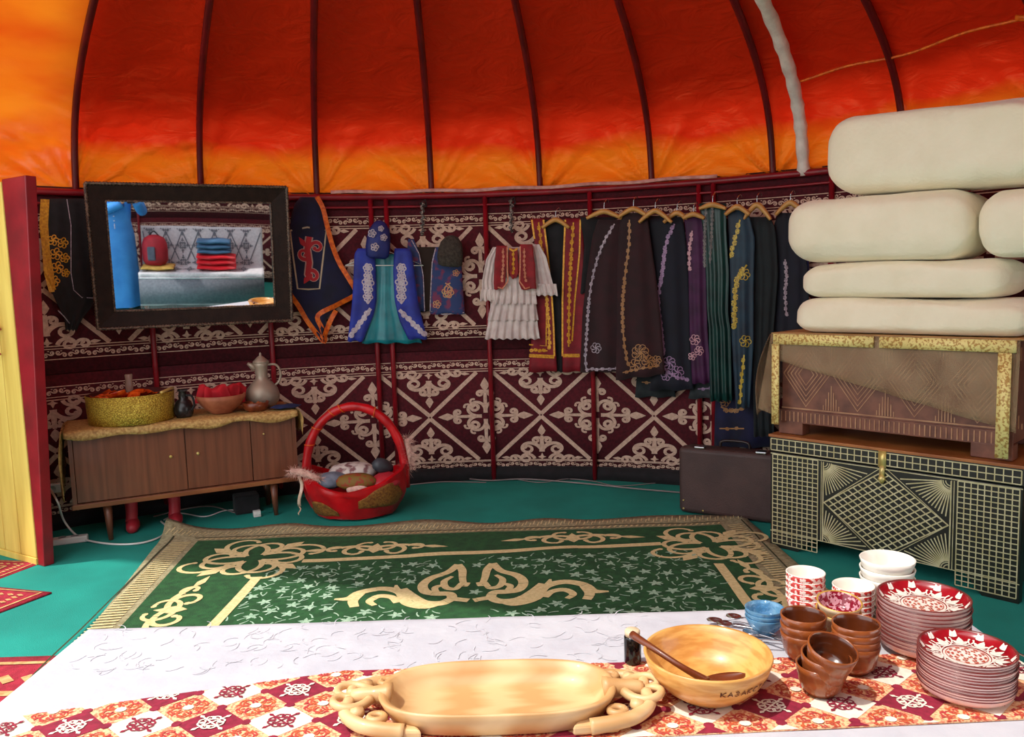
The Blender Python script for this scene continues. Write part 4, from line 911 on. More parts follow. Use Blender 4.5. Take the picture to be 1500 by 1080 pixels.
k = Ink(); vine([(752,366), (752,385), (752,402)], 3.5, 5, 1.6, k=k); k.line([(746,364), (752,368), (758,364)], 3); emb(t, k, s_, M['gold'])
# 6 red coat
t = garment('red_coat', 'long red open coat with broad gold embroidered borders and black lining', 815, 318, .07, 'coat')
rc = mat('coat_red', (142,10,30), (112,6,22), scale=14, rough=.7)
b = MB(); panel(b, [(322,798,832), (400,802,834), (545,812,828)], .05, 2, .006); b.build('lining', M['black'], t)
b = MB(); sl = panel(b, [(320,776,797), (360,784,802), (430,786,808), (480,780,812), (545,774,816)], .075, 1, .006); b.build('front_panel', rc, t)
b = MB(); sr = panel(b, [(320,828,852), (370,826,856), (440,824,860), (500,824,856), (545,824,850)], .075, 1, .006); b.build('front_panel', rc, t)
k = Ink(); k.line([(796,322), (802,370), (808,430), (811,480), (812,522)], 2.6); k.line([(779,322), (783,350)], 2.6); k.line([(775,521), (812,523)], 5); k.line([(775,505), (800,507), (801,430)], 2)
vine([(789,326), (794,370), (800,430), (804,480), (805,510)], 4.6, 6, 2.2, k=k); vine([(802,514), (778,513)], 4.2, 6, 2.0, k=k); emb(t, k, sl, M['gold'])
k = Ink(); k.line([(828,322), (826,370), (824,440), (824,522)], 2.6); k.line([(850,322), (849,370), (842,440), (838,500)], 2.4); k.line([(825,521), (849,521)], 5); vine([(840,326), (837,370), (834,430), (833,508)], 4.6, 6, 2.2, k=k); emb(t, k, sr, M['gold'])
# 7.. waistcoats and robes
def simple(name, lab, rows, off, m_, vines=(), flowers=(), tm='silver', nf=2, amp=.008, cat='waistcoat', bulge=.01, slope=0, ph=0, lining=None):
    t = garment(name, lab, (rows[0][1]+rows[0][2])/2, rows[0][0], off, cat)
    if lining: b = MB(); panel(b, lining, off-.03, 1.5, .004); b.build('lining', M['black'], t)
    b = MB(); s_ = panel(b, rows, off, nf, amp, ph=ph, bulge=bulge, slope=slope); b.build('body', m_, t)
    mm_ = M[tm] if isinstance(tm, str) else tm
    for path, sz, st, w_ in vines: emb(t, vine(path, sz, st, w_), s_, mm_)
    for x, y, r, n in flowers: emb(t, flower(Ink(), x, y, r, n, 1.5), s_, mm_, 'flower')
    return t
mr = mat('oxblood_velvet', (50,10,18), (34,6,12), scale=10, rough=.8, sheen=.15)
purp = mat('lilac_thread', (176,140,180), (130,100,136), scale=90, rough=.5)
dull = mat('dull_gold_thread', (178,124,60), (150,110,80), scale=80, rough=.5)
simple('long_waistcoat', 'oxblood velvet waistcoat edged in silver with a small flower, right of the red coat', [(322,876,910), (345,868,912), (400,860,913), (460,853,914), (545,850,912)], .13, mr, [([(900,328), (884,356), (872,390), (864,430), (860,480), (858,535), (868,541), (906,540)], 4, 6, 2)], [(873,510,8,6)], lining=[(318,850,905), (360,856,890), (430,850,866)])
simple('long_waistcoat', 'oxblood velvet waistcoat with gold trim and a big golden flower at the hem', [(312,910,948), (345,906,952), (400,904,960), (470,904,968), (553,902,974)], .15, mr, [([(922,322), (921,360), (916,400), (912,450), (914,500), (920,535)], 4.6, 6, 2), ([(912,546), (940,540), (966,536)], 4, 7, 1.6)], [(938,517,13,8), (950,530,10,7), (930,535,9,6), (962,528,7,6)], tm=dull, slope=-8)
simple('black_skirt', 'dark grey embroidered skirt hem hanging lowest below the oxblood waistcoats', [(400,938,976), (540,934,984), (582,930,990)], .05, mat('charcoal_cloth', (44,50,52), (34,38,40), scale=20, rough=.9), [([(940,560), (980,562)], 4, 7, 1.6)], tm=dull, cat='skirt')
simple('black_robe', 'black robe with a lilac and silver embroidered border, left of the plum dress', [(318,948,1000), (360,955,1006), (430,958,1010), (520,962,1012), (572,950,1016)], .11, M['darknavy'], [([(988,328), (976,356), (970,400), (964,440), (968,480), (972,520)], 5, 5, 2.4), ([(972,540), (990,552), (1008,556)], 5, 6, 2)], [(980,532,10,7), (993,545,9,6), (976,550,8,6)], tm=purp, cat='robe')
simple('plum_dress', 'narrow plum purple dress with pink flowers near its hem, between black and green robes', [(318,1002,1030), (380,1008,1034), (480,1010,1036), (562,1014,1042)], .14, mat('plum', (76,26,74), (56,16,56), scale=10, rough=.7), [([(1014,338), (1010,365), (1010,395)], 4.5, 5, 2)], [(1018,498,8,6), (1024,514,7,6), (1014,522,6,5)], tm=mat('pink_thread', (220,176,186), (190,140,150), scale=90, rough=.6), cat='dress')
simple('green_dress', 'dark green satin dress with grey braid at the top, right of the plum dress', [(298,1024,1064), (340,1030,1064), (400,1034,1068), (466,1036,1066), (474,1038,1070), (588,1040,1072)], .15, mat('bottle_green_satin', (22,66,60), (14,46,44), scale=8, rough=.4, bump=.3, bscale=12), [([(1034,304), (1032,350), (1032,392)], 3.5, 5, 2), ([(1044,302), (1042,350), (1040,386)], 3.5, 5, 2)], tm=mat('grey_braid', (130,124,122), (96,92,92), scale=80, rough=.6), cat='dress', nf=3, amp=.010)
simple('grey_skirt', 'dark grey skirt hem with pale curls, below the green satin dress', [(420,1018,1066), (560,1014,1070), (584,1008,1074)], .06, mat('slate_cloth', (56,62,66), (42,48,50), scale=20, rough=.9), [([(1022,570), (1066,568)], 4, 7, 1.8)], tm=purp, cat='skirt')
simple('navy_robe', 'very long navy robe with brown embroidery low on its left, nearly reaching the suitcase', [(320,1060,1128), (450,1050,1130), (570,1048,1130), (656,1046,1132)], .055, M['navy'], [([(1056,596), (1070,602), (1092,598)], 6, 7, 2.2), ([(1054,628), (1090,628)], 4, 9, 2)], [(1062,588,8,6), (1090,590,8,6)], tm=dull, cat='robe', amp=.012)
M['bright_gold'] = mat('yellow_gold_thread', (214,190,70), (170,140,50), scale=80, rough=.45)
simple('teal_robe', 'dark teal velvet robe with yellow-gold curls, hanging left of the navy coats', [(308,1066,1096), (350,1068,1106), (420,1070,1104), (500,1072,1104), (598,1078,1098)], .19, mat('teal_velvet', (10,52,72), (8,34,52), scale=10, rough=.6, sheen=.2), [([(1084,322), (1078,345), (1070,378)], 6, 7, 2.2), ([(1094,388), (1080,410), (1076,445), (1076,478)], 7, 7, 2.4), ([(1090,520), (1086,560), (1084,590)], 5, 8, 2)], [(1090,402,9,6), (1092,500,9,6)], tm='bright_gold', cat='robe')
simple('black_coat', 'black velvet coat on a broad wooden hanger, between the teal robe and the navy coat', [(318,1098,1128), (335,1092,1136), (400,1100,1140), (500,1102,1132), (640,1104,1134)], .16, mat('black_green_velvet', (14,26,30), (8,16,20), scale=10, rough=.8, sheen=.1), cat='coat', nf=3)
simple('navy_coat', 'navy coat with a pale curled motif, hanging closest to the white blankets', [(312,1140,1164), (335,1132,1176), (400,1126,1184), (480,1120,1186), (560,1118,1150)], .13, M['darknavy'], [([(1150,380), (1152,405), (1150,430), (1152,462)], 4.5, 6, 2), ([(1132,335), (1128,370)], 3.5, 6, 1.6)], cat='coat', nf=3)
simple('blue_blouse', 'small piece of a cornflower blue blouse behind the navy coat', [(314,1148,1172), (350,1150,1184), (420,1156,1186)], .06, mat('cornflower', (60,76,160), (44,58,130), scale=10, rough=.8), cat='blouse')
simple('dark_shirt', 'dark grey shirt squeezed behind the second oxblood waistcoat', [(316,952,992), (380,950,980), (440,950,972)], .075, mat('smoke_cloth', (44,44,48), (34,34,38), scale=10, rough=.9), cat='shirt')
def hanger(px, py, half, drop, off, lab, flip=1):
    t = garment('hanger', lab, px, py, off, 'hanger'); b = MB()
    P = smooth_path([W(px-half, py+drop, off), W(px-half*.5, py+drop*.38, off), W(px, py, off), W(px+half*.5, py+drop*.38, off), W(px+half, py+drop, off)], 5)
    b.tube(P, [.010+.006*sin(PI*i/(len(P)-1)) for i in range(len(P))], 8); b.build('arms', M['hang'], t)
    b = MB(); b.tube(smooth_path([W(px, py, off), W(px, py-9, off), W(px+1, py-14, off), W(px+5, py-18, off*.7+.01), W(px+7, py-13, off*.5+.01)], 4), .0028, 6); b.build('hook', M['steel'], t)
hanger(814, 322, 20, 12, .09, 'wooden hanger holding the red coat')
hanger(885, 310, 26, 10, .155, 'wooden hanger holding the silver-edged oxblood waistcoat')
hanger(928, 306, 22, 12, .175, 'wooden hanger holding the oxblood waistcoat with the golden flower')
hanger(960, 309, 24, 17, .18, 'broad wooden hanger right of the gold-trimmed oxblood waistcoat')
hanger(992, 312, 20, 14, .135, 'wooden hanger holding the black robe with the lilac border')
hanger(1016, 314, 16, 6, .165, 'wooden hanger above the plum dress')
hanger(1044, 300, 20, 6, .175, 'wooden hanger holding the dark green satin dress')
hanger(1080, 303, 18, 12, .215, 'wooden hanger holding the dark teal velvet robe')
hanger(1109, 300, 20, 22, .19, 'thick pale wooden hanger holding the black velvet coat')
hanger(1158, 297, 22, 18, .16, 'wooden hanger holding the navy coat by the white blankets')

# ---------------------------------------------------------------- low table with cloth and runner
TZ = .33
t = empty('low_table', (0,1.78,0), 'low wooden table hidden under the white tablecloth', 'table')
b = MB(); b.box(-1.24,1.22,1.33,2.25,.29,.322); b.build('top', M['wood_d'], t, bevel=.01)
for x in (-1.15,1.13):
    for y in (1.42,2.16): b = MB(); b.box(x-.03,x+.03,y-.03,y+.03,0,.29); b.build('leg', M['wood_d'], t)
def tc(u, v, o=0):
    # u around x with drop on both sides, v along y
    X0, X1, Y0, Y1, r = -1.265, 1.245, 1.31, 2.275, .31
    sx = (u-.5)*2*(1.255+r); sy = (v-.5)*2*(.4825+r); mx, my = (X0+X1)/2, (Y0+Y1)/2
    ax, ay = abs(sx), abs(sy); dx = max(0, ax-1.255); dy = max(0, ay-.4825)
    x = mx+math.copysign(min(ax, 1.255), sx); y = my+math.copysign(min(ay, .4825), sy); d = max(dx, dy)
    if dx > 0: x += math.copysign(.012*(1-math.exp(-dx*30))+.012*sin(y*22)*dx*2, sx)
    if dy > 0: y += math.copysign(.012*(1-math.exp(-dy*30))+.012*sin(x*18)*dy*2, sy)
    z = TZ-.003-d+.0012*noise.noise((x*7, y*7, 2))
    return Vector((x, y, max(.006, z)+(-.003 if o else 0)))
M['linen'] = mat('white_damask', (194,195,203), (184,185,195), scale=8, rough=.85, bump=.35, bscale=22)
b = MB(); b.shell(lambda u, v: tc(u, v), lambda u, v: tc(u, v, 1), 150, 80); o = b.build('tablecloth', M['linen']); tag(o, 'white damask tablecloth over the low table, hanging to the floor', 'cloth')
b = MB(); k = Ink()
for i in range(240):
    x, y = random.uniform(-1.2, 1.2), random.uniform(1.98, 2.26); k.curl(x, y, random.random()*360, .05, 20*random.choice((-1,1)), 60*random.choice((-1,1)), .003, .002, 7, 0)
b.ink(k, lambda x, y: (x, y, TZ-.0022)); tag(b.build('damask_weave', mat('damask_thread', (208,209,217), rough=.5), o, fixn=False), kind='stuff')
def clip_poly(p, hs):
    for (a, c, d) in hs:   # keep a*x+c*y<=d
        q = []
        for i in range(len(p)):
            P0, P1 = p[i], p[(i+1) % len(p)]; v0 = a*P0[0]+c*P0[1]-d; v1 = a*P1[0]+c*P1[1]-d
            if v0 <= 0: q.append(P0)
            if (v0 < 0 < v1) or (v1 < 0 < v0): f_ = v0/(v0-v1); q.append((P0[0]+(P1[0]-P0[0])*f_, P0[1]+(P1[1]-P0[1])*f_))
        p = q
        if len(p) < 3: return None
    return p
HS = [(0,1,1.955), (.03,-1,-1.612), (-1,0,1.19), (1,0,1.235), (-.24,1,2.062)]
outline = clip_poly([(-1.3,1.5), (1.3,1.5), (1.3,2.1), (-1.3,2.1)], HS)
ORG, MAR, WHT, MK, WK, FL, CE_ = Ink(), Ink(), Ink(), Ink(), Ink(), Ink(), Ink()
cross = Ink()
for r in (0,90,180,270):
    a = Ink(); a.line([(0,0), (0,.6)], .07)
    for sx in (1, -1): c_ = Ink(); c_.curl(0, .34, 60, .72, -4.5, -11, .075, .06, 12); a.put(c_, sx=sx)
    a.leaf(0, .52, 90, .24, .16); cross.put(a, rot=r+45)
DXP, DYP = .158, .138
for i in range(-9, 15):
    for j in range(-2, 3):
        cx_, cy_ = -.86+i*DXP+0.0, 1.862+j*DYP-.0; hx_, hy_ = DXP/2, DYP/2
        if not -1.35 < cx_ < 1.4: continue
        d = [(cx_-hx_, cy_), (cx_, cy_-hy_), (cx_+hx_, cy_), (cx_, cy_+hy_)]; (MAR if (i+j) % 2 == 0 else WHT).p.append(d)
        (WK if (i+j) % 2 == 0 else MK).put(cross, cx_, cy_, sx=.066, sy=.058)
        ox, oy = cx_+hx_, cy_+hy_
        for n in range(12):
            a = n*PI/6; FL.curl(ox+.016*cos(a), oy+.014*sin(a), math.degrees(a)+20, .05, 30*(1 if n % 2 else -1), 90*(1 if n % 2 else -1), .005, .004, 7)
            FL.leaf(ox+.038*cos(a+.26), oy+.033*sin(a+.26), math.degrees(a)+70, .014, .009); FL.leaf(ox+.024*cos(a), oy+.021*sin(a), math.degrees(a), .012, .007)
        CE_.dot(ox, oy, .013, 10, .011)
        for dx_, dy_ in ((hx_,0), (-hx_,0), (0,hy_), (0,-hy_)): MAR.dot(ox+dx_*.98, oy+dy_*.98, .011, 8)
for ks in (MAR, WHT, MK, WK, FL, CE_): ks.p = [q for q in (clip_poly(p, HS) for p in ks.p) if q]
b = MB(); zf = lambda o: (lambda x, y: (x, y, TZ+o)); nb = len(outline)
b.add([(x, y, TZ+.0015) for x, y in outline]+[(x, y, TZ-.0015) for x, y in outline], [tuple(range(nb)), tuple(range(nb, 2*nb))[::-1]]+[(i, (i+1) % nb, nb+(i+1) % nb, nb+i) for i in range(nb)])
for ks, o_, mi in ((MAR,.0018,1), (WHT,.0018,2), (FL,.0018,3), (CE_,.0034,2), (MK,.0034,1), (WK,.0034,2)): b.ink(ks, zf(o_), mi)
tag(b.build('table_runner', [mat('runner_peach', (236,196,146), (214,120,92), scale=160, rough=.8, lo=.45, hi=.6), mat('runner_maroon', (150,28,58), (124,20,46), scale=60, rough=.8), mat('runner_white', (240,232,216), (226,216,200), scale=60, rough=.8), mat('runner_floral', (176,50,58), (200,96,50), scale=60, rough=.8)], fixn=False, smooth=False), 'patterned runner of maroon, white and peach diamonds across the white tablecloth', 'runner')
TT = TZ+.004

# carved tray
t = empty('carved_tray', (-.055,1.735,TT), 'long pale carved wooden tray with openwork horn handles, at the front of the table', 'tray')
b = MB(); A_, B_ = .268, .128
def se(a, p=.62): c, s_ = cos(a), sin(a); return math.copysign(abs(c)**p, c), math.copysign(abs(s_)**.8, s_)
TP = [(.0,.0,.006), (.86,.80,.0), (.90,.86,.004), (.97,.96,.045), (1.0,1.0,.066), (.985,.975,.071), (.945,.92,.068), (.90,.84,.045), (.83,.74,.020), (.6,.5,.014), (0,0,.013)]
sg = 64
for j in range(len(TP)-1):
    pass
vs = []; fs = []
for (ra, rb, z) in TP:
    for i in range(sg): c_, s_ = se(2*PI*i/sg); vs.append((-.055+A_*ra*c_, 1.742+B_*rb*s_, TT+z*.82))
for j in range(len(TP)-1): fs += [(j*sg+i, j*sg+(i+1) % sg, (j+1)*sg+(i+1) % sg, (j+1)*sg+i) for i in range(sg)]
b.add(vs, fs); b.build('trough', M['wood_l'], t)
for sx in (1, -1):
    X = lambda x, y, z: (-.055+sx*x, 1.742+y, TT+z*.82)
    b = MB(); b.tube(smooth_path([X(.240,0,.052), X(.29,0,.054), X(.330,0,.050)], 4), [.028,.026,.022,.02,.018,.018,.018,.017,.015], 10); b.build('handle_bar', M['wood_l'], t)
    for sy in (1, -1):
        h = math.radians(62); x, y = .285, .016; pts = []; 
        for i in range(26): k0 = -9-52*(i/26)**1.2; pts.append(X(x, sy*y, .052-.004*sin(i*.3))); h += k0*.0066; x += cos(h)*.0066; y += sin(h)*.0066
        b = MB(); b.tube(pts, [.0115-.004*i/25 for i in range(26)], 10); b.build('horn', M['wood_l'], t)
        b = MB(); b.tube(smooth_path([X(.20,sy*.108,.018), X(.25,sy*.104,.024), X(.300,sy*.090,.030), X(.336,sy*.055,.038), X(.335,sy*.012,.046)], 6), [.018-.0002*i for i in range(25)], 10)
        b.build('scroll_arm', M['wood_l'], t)
        b = MB(); b.tube([X(.262+.017*cos(q*.42), sy*(.078+.013*sin(q*.42)), .040) for q in range(17)], .0085, 8); b.build('scroll_ring', M['wood_l'], t)
        b = MB(); b.box(0,1,0,1,0,1); b.v = [Vector(X(.18+.10*v.x-.02*v.y, sy*(.085+.036*v.y-.008*v.x), .001+.028*v.z)) for v in b.v]; b.build('corner_block', M['wood_l'], t, bevel=.006)
        b = MB(); b.lathe([(0,-.012), (.014,-.008), (.017,0), (.014,.010), (0,.013)], 14, c=X(.308,sy*.060,.042)); b.build('scroll_eye', M['wood_l'], t)

# big wooden bowl, spoon, black shaker
M['bowlwood'] = mat('butcher_block', (226,172,96), (204,142,70), scale=5, rough=.35, stretch=(3,3,14), coat=.25, lo=.4, hi=.6)
bc = Vector((.434,1.79,TT)); t = empty('wooden_bowl', bc, 'wide honey-coloured wooden bowl with a burnt inscription, right of the tray', 'bowl')
def bw(z): return .148*(1-(1-min(z/.10, 1))**2.0*.52)**.9
b = MB(); b.T = T_at(bc); b.lathe([(0,0), (.072,0), (.076,.003), (.100,.020), (.122,.042), (.138,.068), (.147,.098), (.145,.102), (.139,.100), (.130,.070), (.113,.044), (.090,.024), (.06,.013), (0,.010)], 64); b.build('body', M['bowlwood'], t)
k = Ink(); ux = -.028; rr0 = [(.076,.003), (.100,.020), (.122,.042), (.138,.068), (.147,.098)]
def bowlsurf(a, z):
    for (r0, z0), (r1, z1) in zip(rr0[:-1], rr0[1:]):
        if z <= z1: r = r0+(r1-r0)*(z-z0)/(z1-z0); break
    an = -PI/2+a; return bc+Vector(((r+.0012)*cos(an), (r+.0012)*sin(an), z))
G = {'K': [[(0,0),(0,1)],[(.6,1),(0,.5),(.6,0)]], 'A': [[(0,0),(.3,1),(.6,0)],[(.1,.35),(.5,.35)]], '3': [[(0,.9),(.35,1),(.5,.75),(.2,.5),(.5,.25),(.3,0),(0,.1)]], 'X': [[(.0,1),(.6,0)],[(0,0),(.6,1)]], 'C': [[(.6,.9),(.3,1),(0,.6),(0,.3),(.3,0),(.6,.1)]], 'T': [[(0,1),(.6,1)],[(.3,1),(.3,0)]], 'H': [[(0,0),(0,1)],[(.6,0),(.6,1)],[(0,.5),(.6,.5)]]}
x = -.004
for ch in 'KA3AKCTAH':
    for st in G[ch]: k.line([(x+px_*.017, .060+.013*py_) for px_, py_ in st], .003)
    x += .0150
b = MB(); b.ink(k, lambda x, y: bowlsurf(x/.13, y)); b.build('inscription', mat('burnt_wood', (110,60,26), (90,46,20), scale=60, rough=.7), t, fixn=False)
t = empty('wooden_spoon', onz(1040,1000,.385), 'dark brown wooden ladle resting in the honey-coloured bowl', 'spoon')
M['darkspoon'] = mat('dark_spoon_wood', (116,56,28), (92,42,20), scale=8, rough=.35, coat=.2)
P = smooth_path([ony(926,930,1.875), onz(960,952,.435), onz(1000,978,.412), onz(1036,998,.378)], 6)
b = MB(); b.tube(P, [.010-.003*sin(PI*i/(len(P)-1)) for i in range(len(P))], 10); b.build('handle', M['darkspoon'], t)
p0, p1 = onz(1034,998,.378), onz(1092,989,.383); d = (p1-p0).normalized(); sdv = d.cross(Vector((0,0,1))).normalized()
b = MB(); f = lambda u, v, o=0: p0+d*((p1-p0).length*v)+sdv*((u-.5)*.036*(sin(PI*min(1,v*.93+.10)))**.5)+Vector((0,0,-.010*(1-(2*u-1)**2)*sin(PI*v)+o))
b.shell(lambda u, v: f(u, v, .004), lambda u, v: f(u, v, -.004), 8, 12); b.build('ladle', M['darkspoon'], t)
c = Vector((.284,1.952,TT)); t = empty('black_shaker', c, 'black glass shaker with a pale cap, behind the left rim of the wooden bowl', 'shaker')
b = MB(); b.T = T_at(c); b.lathe([(0,0), (.020,0), (.0215,.003), (.0215,.066), (.0195,.070), (0,.070)], 28); b.build('body', mat('black_glass', (12,12,14), rough=.12), t)
b = MB(); b.T = T_at(c); b.lathe([(0,.070), (.019,.070), (.0195,.082), (.016,.086), (0,.086)], 28); b.build('cap', mat('pale_cap', (226,206,170), rough=.5), t)

# stacks of tableware
def stack_at(px, py, y): p = ony(px, py, y); return p.x, y, p.z
def stack(name, n, c, pitch, build, labels, cat, group, tilt=None):
    """n copies of one thing nested on top of each other; the first is built, the others are copies"""
    proto = build()
    for i in range(n):                 # i = 0 is the bottom one
        o = proto if i == 0 else copy_tree(proto)
        dx, dy = .0012*sin(i*2.3), .0012*cos(i*1.7); tx = ty = 0
        if tilt: tx, ty = tilt(i); 
        o.location = (c[0]+dx+(ty*i*pitch*.55), c[1]+dy-(tx*i*pitch*.55), TT+pitch*i); o.rotation_euler = (tx, ty, i*1.3 if not tilt else 0)
        tag(o, labels(n-1-i), cat, group)
    return proto
M['pinkglaze'] = mat('pinkish_glaze', (236,206,200), (226,190,182), scale=20, rough=.2, coat=.4)
M['platered'] = mat('plate_red', (160,22,34), (134,14,26), scale=20, rough=.2, coat=.4)
M['platewhite'] = mat('plate_white', (240,228,220), (232,218,208), scale=20, rough=.2, coat=.4)
M['platerim'] = mat('plate_rim', (120,44,40), (96,34,32), scale=20, rough=.3, coat=.3)
M['dots'] = mat('plate_orange_red', (190,84,50), (176,50,40), scale=60, rough=.3)
def plate(r, hgt, m_edge='pinkglaze', deco=False):
    def bld():
        t = empty('dinner_plate', (0,0,0)); s_ = r/.11
        prf = [(0,.002), (.070*s_,0), (.074*s_,.002), (.098*s_,hgt*.30), (.106*s_,hgt*.6), (.1095*s_,hgt-.002), (.110*s_,hgt), (.1075*s_,hgt+.0006), (.1055*s_,hgt-.003), (.096*s_,hgt*.42), (.074*s_,.0058), (.052*s_,.0052), (0,.0050)]
        b = MB(); b.lathe(prf, 48, mis=[0,0,0,0,0,3,3,3,1,1,1,2]); b.build('body', [M[m_edge], M['platered'], M['platewhite'], M['platerim']], t)
        return t
    return bld
def plate_deco(o, r, hgt):
    s_ = r/.11; prf = [(.0,.0050), (.052*s_,.0052), (.074*s_,.0058), (.096*s_,hgt*.42), (.1055*s_,hgt-.003)]
    def sf(a, rr):
        for (r0, z0), (r1, z1) in zip(prf[:-1], prf[1:]):
            if rr <= r1: z = z0+(z1-z0)*(rr-r0)/(r1-r0); break
        else: z = prf[-1][1]
        return o.matrix_basis @ Vector((rr*cos(a), rr*sin(a), z+.0008))
    k = Ink()
    for n in range(10):
        a0 = 2*PI*n/10
        q = Ink(); q.leaf(0,.055,90,.038,.022); 
        for sx in (1, -1): a = Ink(); a.leaf(0,.060,90-sx*42,.028,.014); a.curl(0,.056,90-sx*80,.05,sx*6,sx*60,.0045,.0035,10); a.leaf(.010,.092,90+sx*20,.014,.012); q.put(a, sx=1 if sx > 0 else 1)
        for p in q.p: k.p.append([(a0+x/.078, y*1.0) for x, y in p])
    k.line([(2*PI*i/60, .056) for i in range(61)], .0035)
    b = MB(); b.ink(k, lambda a, y: sf(a, y*s_)); b.build('white_flowers', M['platewhite'], o, fixn=False, smooth=False)
    k = Ink(); 
    for rr, n in ((.008,6), (.018,12), (.028,18), (.037,24)):
        for i in range(n): a = 2*PI*i/n+rr*40; k.leaf(rr*cos(a), rr*sin(a), math.degrees(a)+40*(-1)**i, .0085, .006)
    k.line([(.046*cos(2*PI*i/48), .046*sin(2*PI*i/48)) for i in range(49)], .0018)
    b = MB(); b.ink(k, lambda x, y: o.matrix_basis @ Vector((x*s_, y*s_, .0062))); b.build('centre_rosette', M['dots'], o, fixn=False, smooth=False)
# back stack
stack_info = []
for nm, (px, py, yy), n, r, hgt, lab in (('back', (1353,872,1.985), 12, .110, .030, 'back plate stack'), ('front', (1416,948,1.76), 13, .102, .026, 'front plate stack')):
    x, y, z = stack_at(px, py, yy); pitch = (z-TT-hgt)/(n-1)
    proto = plate(r, hgt, 'pinkglaze')()
    for i in range(n):
        o = proto if i == 0 else copy_tree(proto)
        o.location = (x+.0012*sin(i*2.3), y+.0012*cos(i*1.7), TT+pitch*i+(0 if i else 0)); o.rotation_euler = (0,0,i*.4)
        L_ = (ORD[n-1-i] if i else 'lowest')+' red-rimmed white plate in the '+lab+(', by the white bowls' if nm == 'back' else ', at the table corner')
        if i == n-1: L_ = 'top red plate with white flowers on the '+('taller back' if nm == 'back' else 'front')+' plate stack'
        tag(o, L_, 'plate', 'plates in the '+lab)
        if i == n-1: o.rotation_euler = (0,0,0); plate_deco(o, r, hgt)
        if i == 0 and nm == 'back': pass
# round wooden trivet under the back stack edge
# white bowls
def bowl_builder(name, r, h, m_out, m_in, m_rim, foot=.55, seg=40, straight=.5):
    def bld():
        t = empty(name, (0,0,0)); b = MB(); f0 = r*foot
        pr = [(0,.003), (f0*.8,.003), (f0*.82,0), (f0*.98,0), (f0,.004)]+[(f0+(r-f0)*(u**straight), .006+(h-.006)*u) for u in (.12,.3,.5,.75,1.0)]
        n_o = len(pr); pr += [(r-.002, h+.0012), (r-.0045, h-.001)]+[((f0+(r-f0)*(u**straight))-.0045, .009+(h-.006)*u) for u in (.75,.5,.3,.12)]+[(0,.008)]
        b.lathe(pr, seg, mis=[0]*(n_o-1)+[2,2]+[1]*(len(pr)-n_o-2)); b.build('body', [m_out, m_in, m_rim], t); return t
    return bld
mw = mat('white_china', (240,236,226), (232,228,216), scale=10, rough=.2, coat=.4)
def stack2(name, bld, n, c, pitch, labf, cat, grp, tilts=None, z0=0):
    proto = bld(); last = None
    for i in range(n):
        o = proto if i == 0 else copy_tree(proto); tx, ty, sx, sy = tilts(i) if tilts else (0,0,0,0)
        o.location = (c[0]+sx, c[1]+sy, TT+z0+pitch*i); o.rotation_euler = (tx, ty, 0); tag(o, labf(n-1-i), cat, grp); last = o
    return last
x, y, z = stack_at(1300, 818, 2.185); H3 = .062; n = 3
base_h = z-TT-H3-.026*2
stack2('china_bowl', bowl_builder('china_bowl', .073, H3, mw, mw, mw, .6), 3, (x, y), .026, lambda i: ['top','middle','bottom'][i]+' white china bowl of the stack behind the big plates', 'bowl', 'white china bowls', z0=max(0, base_h))
if base_h > .01:
    n = max(1, int(base_h/.012)); 
    def pl_():
        t = empty('side_plate', (0,0,0)); b = MB(); b.lathe([(0,.001), (.05,0), (.06,.003), (.082,.014), (.083,.016), (.080,.0165), (.058,.006), (0,.004)], 40); b.build('body', mw, t); return t
    stack2('side_plate', pl_, n, (x, y), base_h/n, lambda i: ('plain white side plate directly under the white china bowls' if i == 0 else ORD[i]+' plain white side plate under the white china bowls'), 'plate', 'plain white side plates')
# patterned cups
M['cupred'] = mat('cup_red_pattern', (196,50,44), (240,214,204), scale=95, rough=.25, coat=.3, lo=.50, hi=.54, detail=1)
for (px, py, yy), r, nm in (((1180,838,2.215), .054, 'left patterned cup stack by the blue glass'), ((1250,857,2.13), .055, 'cup stack before the white bowls')):
    x, y, z = stack_at(px, py, yy); n = 5; h = .052; pitch = (z-TT-h)/(n-1)
    stack2('tea_cup', bowl_builder('tea_cup', r, h, M['cupred'], mw, mw, .62, 36, .35), n, (x, y), pitch, lambda i: ORD[i]+' red and white cup, '+nm, 'cup', nm)
# decorated dipping bowls
x, y, z = stack_at(1224, 875, 2.02); h = .05; n = 4; pitch = (z-TT-h)/(n-1)
M['darkpat'] = mat('dark_red_pattern', (130,16,40), (206,150,160), scale=110, rough=.2, coat=.4, lo=.5, hi=.55, detail=1)
stack2('rice_bowl', bowl_builder('rice_bowl', .056, h, mat('cream_glaze', (232,206,170), (222,190,150), scale=10, rough=.25, coat=.3), M['darkpat'], mat('gold_rim', (222,176,80), rough=.3, metal=.4), .55), n, (x, y), pitch,
       lambda i: ['uppermost','second','third','lowest'][i]+' gold-rimmed bowl of the stack with dark red insides', 'bowl', 'gold-rimmed bowls', lambda i: ((.14, 0, 0, -.006*i) if i >= 2 else (0,0,0,0)))
